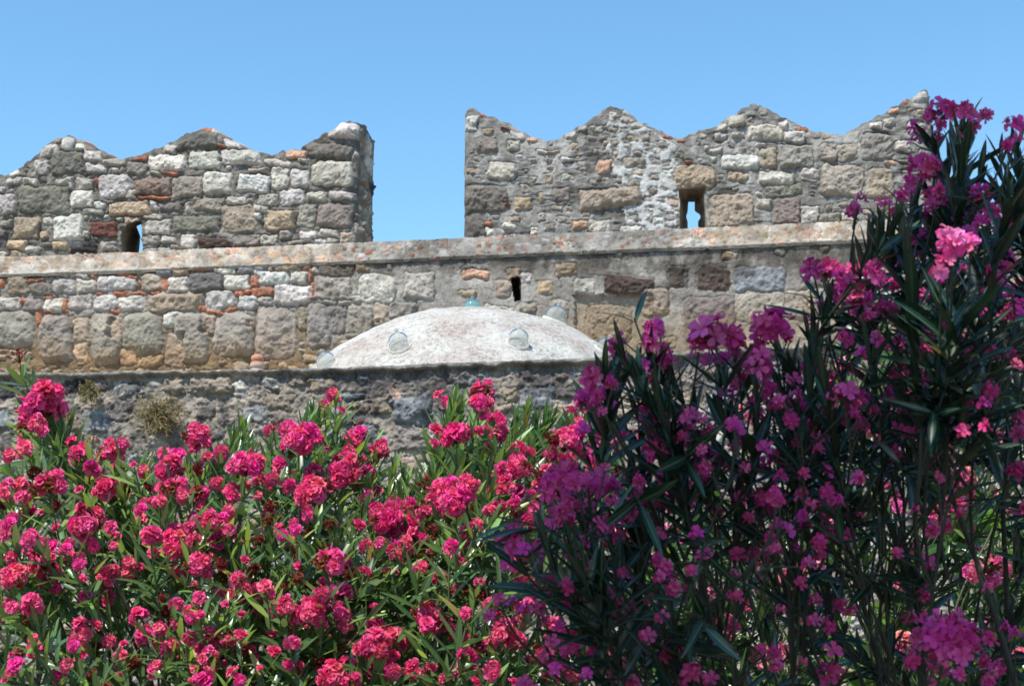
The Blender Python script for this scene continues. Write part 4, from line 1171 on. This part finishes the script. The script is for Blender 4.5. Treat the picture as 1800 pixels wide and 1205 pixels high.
for k in range(125):                                    # leafy side sprays clothing the stems
    b = vis[random.randrange(len(vis))]
    if proj(b)[0] > 1950: continue
    d = unit(np.array([random.gauss(0, 1), random.gauss(-.3, .6), random.gauss(.1, .7)]))
    tip = b + d * random.uniform(.06, .16)
    Pm = [b, (b + tip) / 2 + np.array([0, 0, .012]), tip]; shR.st.add(*tube(Pm, .0015, 4), (.03, .038, .02))
    a_, x_, y_ = basis(d); f = random.uniform(0, 6)
    for q in range(random.randint(5, 9)):
        p = b + (tip - b) * random.uniform(.3, 1.02); f += 2.1; e = random.uniform(.4, 1.15)
        r = x_ * math.cos(f) + y_ * math.sin(f); L = random.uniform(.055, .105)
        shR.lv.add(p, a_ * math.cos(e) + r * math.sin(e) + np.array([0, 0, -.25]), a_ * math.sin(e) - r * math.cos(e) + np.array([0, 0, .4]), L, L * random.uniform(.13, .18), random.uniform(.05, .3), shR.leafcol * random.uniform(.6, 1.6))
for k in range(150):                                     # single blooms scattered through it
    x = random.uniform(960, 1800); y = random.uniform(np.interp(x, *TOPR) + 70, 1200); Y = 2.28 + random.uniform(-.1, .2)
    P = at(x, y, Y); vz = shR.nodes[np.argmin(np.linalg.norm(shR.nodes - P - np.array([0, 0, -.05]), axis=1))]
    if np.linalg.norm(vz - P) > .30: continue
    d = tipdir(x, y, 1500, .6); d[1] -= .5
    shR.st.add(*tube([vz, (vz + P) / 2 + np.array([0, 0, .01]), P], .0014, 4), (.04, .04, .025))
    s2 = random.uniform(24, 36); shR.head(P, unit(d), s2 * Y / FPX * 1.1, pick('rose', s2 * .9))
for k in range(45):
    P = np.array([random.uniform(.1, 1.4), random.uniform(2.2, 3.1), random.uniform(.4, 1.3)])
    shR.shoot(P, unit(np.array([random.gauss(0, .5), random.gauss(-.2, .4), 1])), .36, 0, .04)
shR.build()

# ---- paler pink oleander in the sun behind it
BEHIND = nums('''1072 764 46;1088 782 34;1062 775 26;1290 740 26;1245 792 24;1140 826 34;1252 852 30;1694 870 48;1679 884 44;1744 866 30;1661 888 30;1611 966 30;1647 966 22;1741 986 28;1770 1012 18;1792 1016 24;1717 968 20;1352 1156 26;1640 812 36
1660 800 34;1584 545 40;1597 568 34;1556 550 18;1484 650 36;1445 682 24;1094 932 28;1118 938 30;1183 930 24;1150 980 24;1248 1030 20;1260 1115 28;1277 1120 30;1277 1148 28;1313 1148 32;1330 1160 26;1310 1062 30;1206 953 18;1485 585 30;1650 700 24
1530 760 30;1580 640 30;1620 720 28;1450 760 30;1380 880 26;1290 960 26;1230 870 26;1480 930 24;1720 800 34;1780 900 30;1700 930 28;1340 1040 26;1080 1140 28;1150 1100 26;1220 1060 24;1410 1120 24;1590 1010 24;1640 560 26;1700 500 26;1560 820 28''')
root = empty('oleander_shrub', (1.05, 4.3, 0))
tag(root, 'pale pink oleander in the sun, seen through the gaps of the dark shrub at right', 'shrub')
shB = Shrub(root, (1.05, 4.35, 0), .5, M_LEAF, 'pale', (.05, .12, .03), (.12, .22, .04), (.08, .12))
shB.limbs([(random.uniform(.35, 1.9), random.uniform(4.1, 4.7), random.uniform(1.5, 2.2)) for k in range(12)])
for (x, y, s_) in BEHIND:
    Y = 4.1 + random.uniform(-.15, .4); d = tipdir(x, y, 1450, .6); m = s_ * Y / FPX * 1.3
    P = at(x, y + s_ * .3, Y); shB.head(P, d, m, pick('pale', s_)); shB.shoot(P - d * m * .1, d, random.uniform(.2, .34), m * .35 + .01, .036)
for k in range(70):
    x = random.uniform(1080, 1800); y = random.uniform(700 if x < 1450 else 520, 1200); Y = 4.1 + random.uniform(-.2, .2)
    if 1450 < x < 1580 and y > 980: continue
    s2 = random.uniform(24, 44); P = at(x, y, Y); d = tipdir(x, y, 1450, .6); shB.head(P, d, s2 * Y / FPX * 1.3, pick('pale', s2)); shB.stem(P, d)
TOPB = ([1040, 1100, 1250, 1400, 1550, 1650, 1800, 2000], [950, 800, 760, 700, 540, 500, 480, 480])
for k in range(110):
    x = random.uniform(1090, 1950); top = np.interp(x, *TOPB)
    y = top + 60 + (1300 - top) * random.random() ** .9
    if 1450 < x < 1600 and y > 980 and random.random() < .8: continue
    shB.shoot(at(x, y, 4.15 + random.uniform(0, .5)), tipdir(x, y, 1450, .6), random.uniform(.2, .32), 0, .034, (.4, 1.0), True)
shB.build()

# ---- bright green broad-leaved shrub at the foot, lower right
root = empty('broadleaf_shrub', (1.35, 5.3, 0))
tag(root, 'bright green broad-leaved bush in the sun, low behind the dark oleander at lower right', 'shrub')
lvb = Leaves([.12, .62, .95, 1.0, .80, .42, .03]); stb = Acc()
Bb = np.array([1.35, 5.3, 0])
def broad(px, py, Y, n):
    tip = at(px, py, Y); d = unit(np.array([random.gauss(0, .3), -.3, 1]))
    b = Bb + np.array([random.gauss(0, .12), random.gauss(0, .1), 0]); t = np.linspace(0, 1, 9)[:, None]
    Pm = b * (1 - t) ** 2 + 2 * t * (1 - t) * np.array([tip[0], tip[1], tip[2] * .5]) + tip * t * t
    stb.add(*tube(Pm, np.linspace(.010, .003, 9), 5), (.11, .13, .05))
    f = 0
    for k in range(n):
        p = tip - d * k * .022; f += 2.4; a, x, y = basis(d)
        e = .5 + .08 * k + random.gauss(0, .15); r = x * math.cos(f) + y * math.sin(f)
        L = random.uniform(.07, .11)
        lvb.add(p, a * math.cos(e) + r * math.sin(e), a * math.sin(e) - r * math.cos(e), L, L * random.uniform(.42, .55), random.uniform(.0, .25), np.array([.11, .23, .035]) * random.uniform(.6, 1.3))
for k in range(130):
    if random.random() < .4: x, y = random.gauss(1545, 32), random.uniform(1060, 1290)
    else: x, y = random.uniform(1560, 1960), random.uniform(880, 1300)
    broad(x, y, 5.1 + random.uniform(-.3, .4), random.randint(6, 10))
for k in range(50):
    broad(random.uniform(1450, 1960), random.uniform(1300, 1700), 5.2 + random.uniform(-.3, .3), 8)
for nm, me in (('foliage', lvb.mesh('foliage', M_BROAD, .15)), ('stems', stb.mesh('stems', M_STEM))):
    o = obj(nm, me, root); o.matrix_parent_inverse = Matrix.Translation(root.location).inverted()

# ---- dry weeds rooted in the joints of the front wall
def weed(px, py, rx, ry, n, cols, label, h=.03, pl=FP):
    u, z = pl.hit(px, py); p0 = pl.P(np.array(u), np.array(z), np.array(h))
    r = empty('wall_weed', p0); tag(r, label, 'weed')
    lw = Leaves([.3, .7, 1, 1, .8, .5, .1]); stw = Acc(); sc = 8 / FPX
    for k in range(n):
        a = random.uniform(0, 6.28); q = random.random() ** .5
        tip = p0 + pl.d * math.cos(a) * q * rx * sc + np.array([0, 0, -1]) * (math.sin(a) * q * ry * sc - .01) + pl.n * random.uniform(.01, .10)
        root_ = p0 + pl.d * random.gauss(0, rx * sc * .25) + np.array([0, 0, -1]) * random.gauss(0, ry * sc * .2)
        mid = (tip + root_) / 2 + pl.n * .03 + np.array([0, 0, .02])
        stw.add(*tube([root_, mid, tip], .0012, 3), np.array(random.choice(cols)) * .7)
        for j in range(5):
            t = random.uniform(.4, 1); p = root_ * (1 - t) ** 2 + 2 * t * (1 - t) * mid + tip * t * t
            d = unit(np.array([random.gauss(0, 1), random.gauss(-.3, 1), random.gauss(.2, 1)])); nn = unit(np.array([random.gauss(0, 1), -1, random.gauss(1, 1)]))
            L = random.uniform(.010, .022); lw.add(p, d, nn, L, L * .4, .1, np.array(random.choice(cols)) * random.uniform(.6, 1.3))
    for nm, me in (('leaves', lw.mesh('leaves', M_BROAD)), ('stems', stw.mesh('stems', M_STEM))):
        o = obj(nm, me, r); o.matrix_parent_inverse = Matrix.Translation(r.location).inverted()
STRAW = [(.30, .22, .09), (.24, .17, .07), (.20, .19, .06), (.33, .27, .13)]
weed(288, 738, 58, 48, 190, STRAW, 'larger dry straw-coloured weed growing from the front wall at left')
weed(168, 698, 26, 24, 70, [(.16, .17, .05), (.24, .2, .08), (.3, .23, .1)], 'small olive-green weed tuft near the top of the front wall at left')
weed(128, 742, 20, 14, 34, STRAW, 'thin dry weed just right of the tallest pink flower cluster')
weed(414, 646, 28, 8, 70, [(.10, .16, .03), (.14, .15, .04), (.2, .17, .06)], 'low green moss tuft behind the parapet beside the clay balls', -.37)

# ---- unseen tree added to shade the near oleander, its overhead crown shaped to that shadow
tr = empty('unseen_shade_tree', (1.9, -1.2, 0))
tag(tr, 'unseen leafy tree added behind the camera, its crown overhead shading the near oleander', 'tree')
lt = Leaves([.12, .62, .95, 1.0, .80, .42, .03])
EDGE = ([0, 300, 560, 700, 850, 1000, 1205, 1500], [1380, 1180, 1010, 985, 900, 860, 820, 780])
GAPS = [(1680, 430, 58), (1540, 640, 22), (1470, 690, 20), (1100, 1010, 18), (1660, 820, 26), (1320, 1120, 22), (1230, 930, 16), (1740, 1000, 24), (1580, 930, 16)]  # holes carved in the crown where sun flecks should land
cnt = 0
while cnt < 8500:
    x = random.uniform(780, 2350); y = random.uniform(60, 1500)
    if x < np.interp(y, *EDGE): continue
    Y = 2.5 + random.uniform(-.45, .55)
    P = at(x, y, Y)
    xs, ys = x, y
    bad = False
    for gx_, gy_, gr_ in GAPS:
        # the shaft of sun that reaches the spot on the shrub
        Gp = at(gx_, gy_, 2.08 if gr_ > 40 else 2.5)
        v_ = P - Gp; dd = v_ - S_DIR * (v_ @ S_DIR)
        if np.linalg.norm(dd) < gr_ / FPX * 2.5 + (.12 if gr_ > 40 else .05): bad = True; break
    if bad: continue
    Qp = P + S_DIR * random.uniform(3.0, 4.3)
    d = unit(np.array([random.gauss(0, 1), random.gauss(0, 1), random.gauss(-.2, .5)])); nn = unit(np.array([random.gauss(0, .5), random.gauss(0, .5), 1]))
    L = random.uniform(.07, .11)
    lt.add(Qp, d, nn, L, L * .55, random.uniform(0, .2), np.array([.045, .10, .025]) * random.uniform(.6, 1.4)); cnt += 1
o = obj('crown', lt.mesh('crown', M_BROAD, .12), tr); o.matrix_parent_inverse = Matrix.Translation(tr.location).inverted()
Cn = np.array(lt.b).mean(0)
acc = Acc()
def limb(a, b, c, r0, r1):
    t = np.linspace(0, 1, 14)[:, None]
    acc.add(*tube(a * (1 - t) ** 2 + 2 * t * (1 - t) * b + c * t * t, np.linspace(r0, r1, 14), 9), (.16, .12, .085))
T0 = np.array([1.9, -1.2, -.05]); T1 = np.array([1.75, -1.0, 3.0])
limb(T0, np.array([2.0, -1.15, 1.6]), T1, .17, .11)
for k in range(7):
    e = np.array(lt.b)[random.randrange(len(lt.b))]
    limb(T1, (T1 + e) / 2 + np.array([0, 0, .5]), e, .06, .01)
o = obj('trunk', acc.mesh('trunk', M_STEM), tr); o.matrix_parent_inverse = Matrix.Translation(tr.location).inverted()
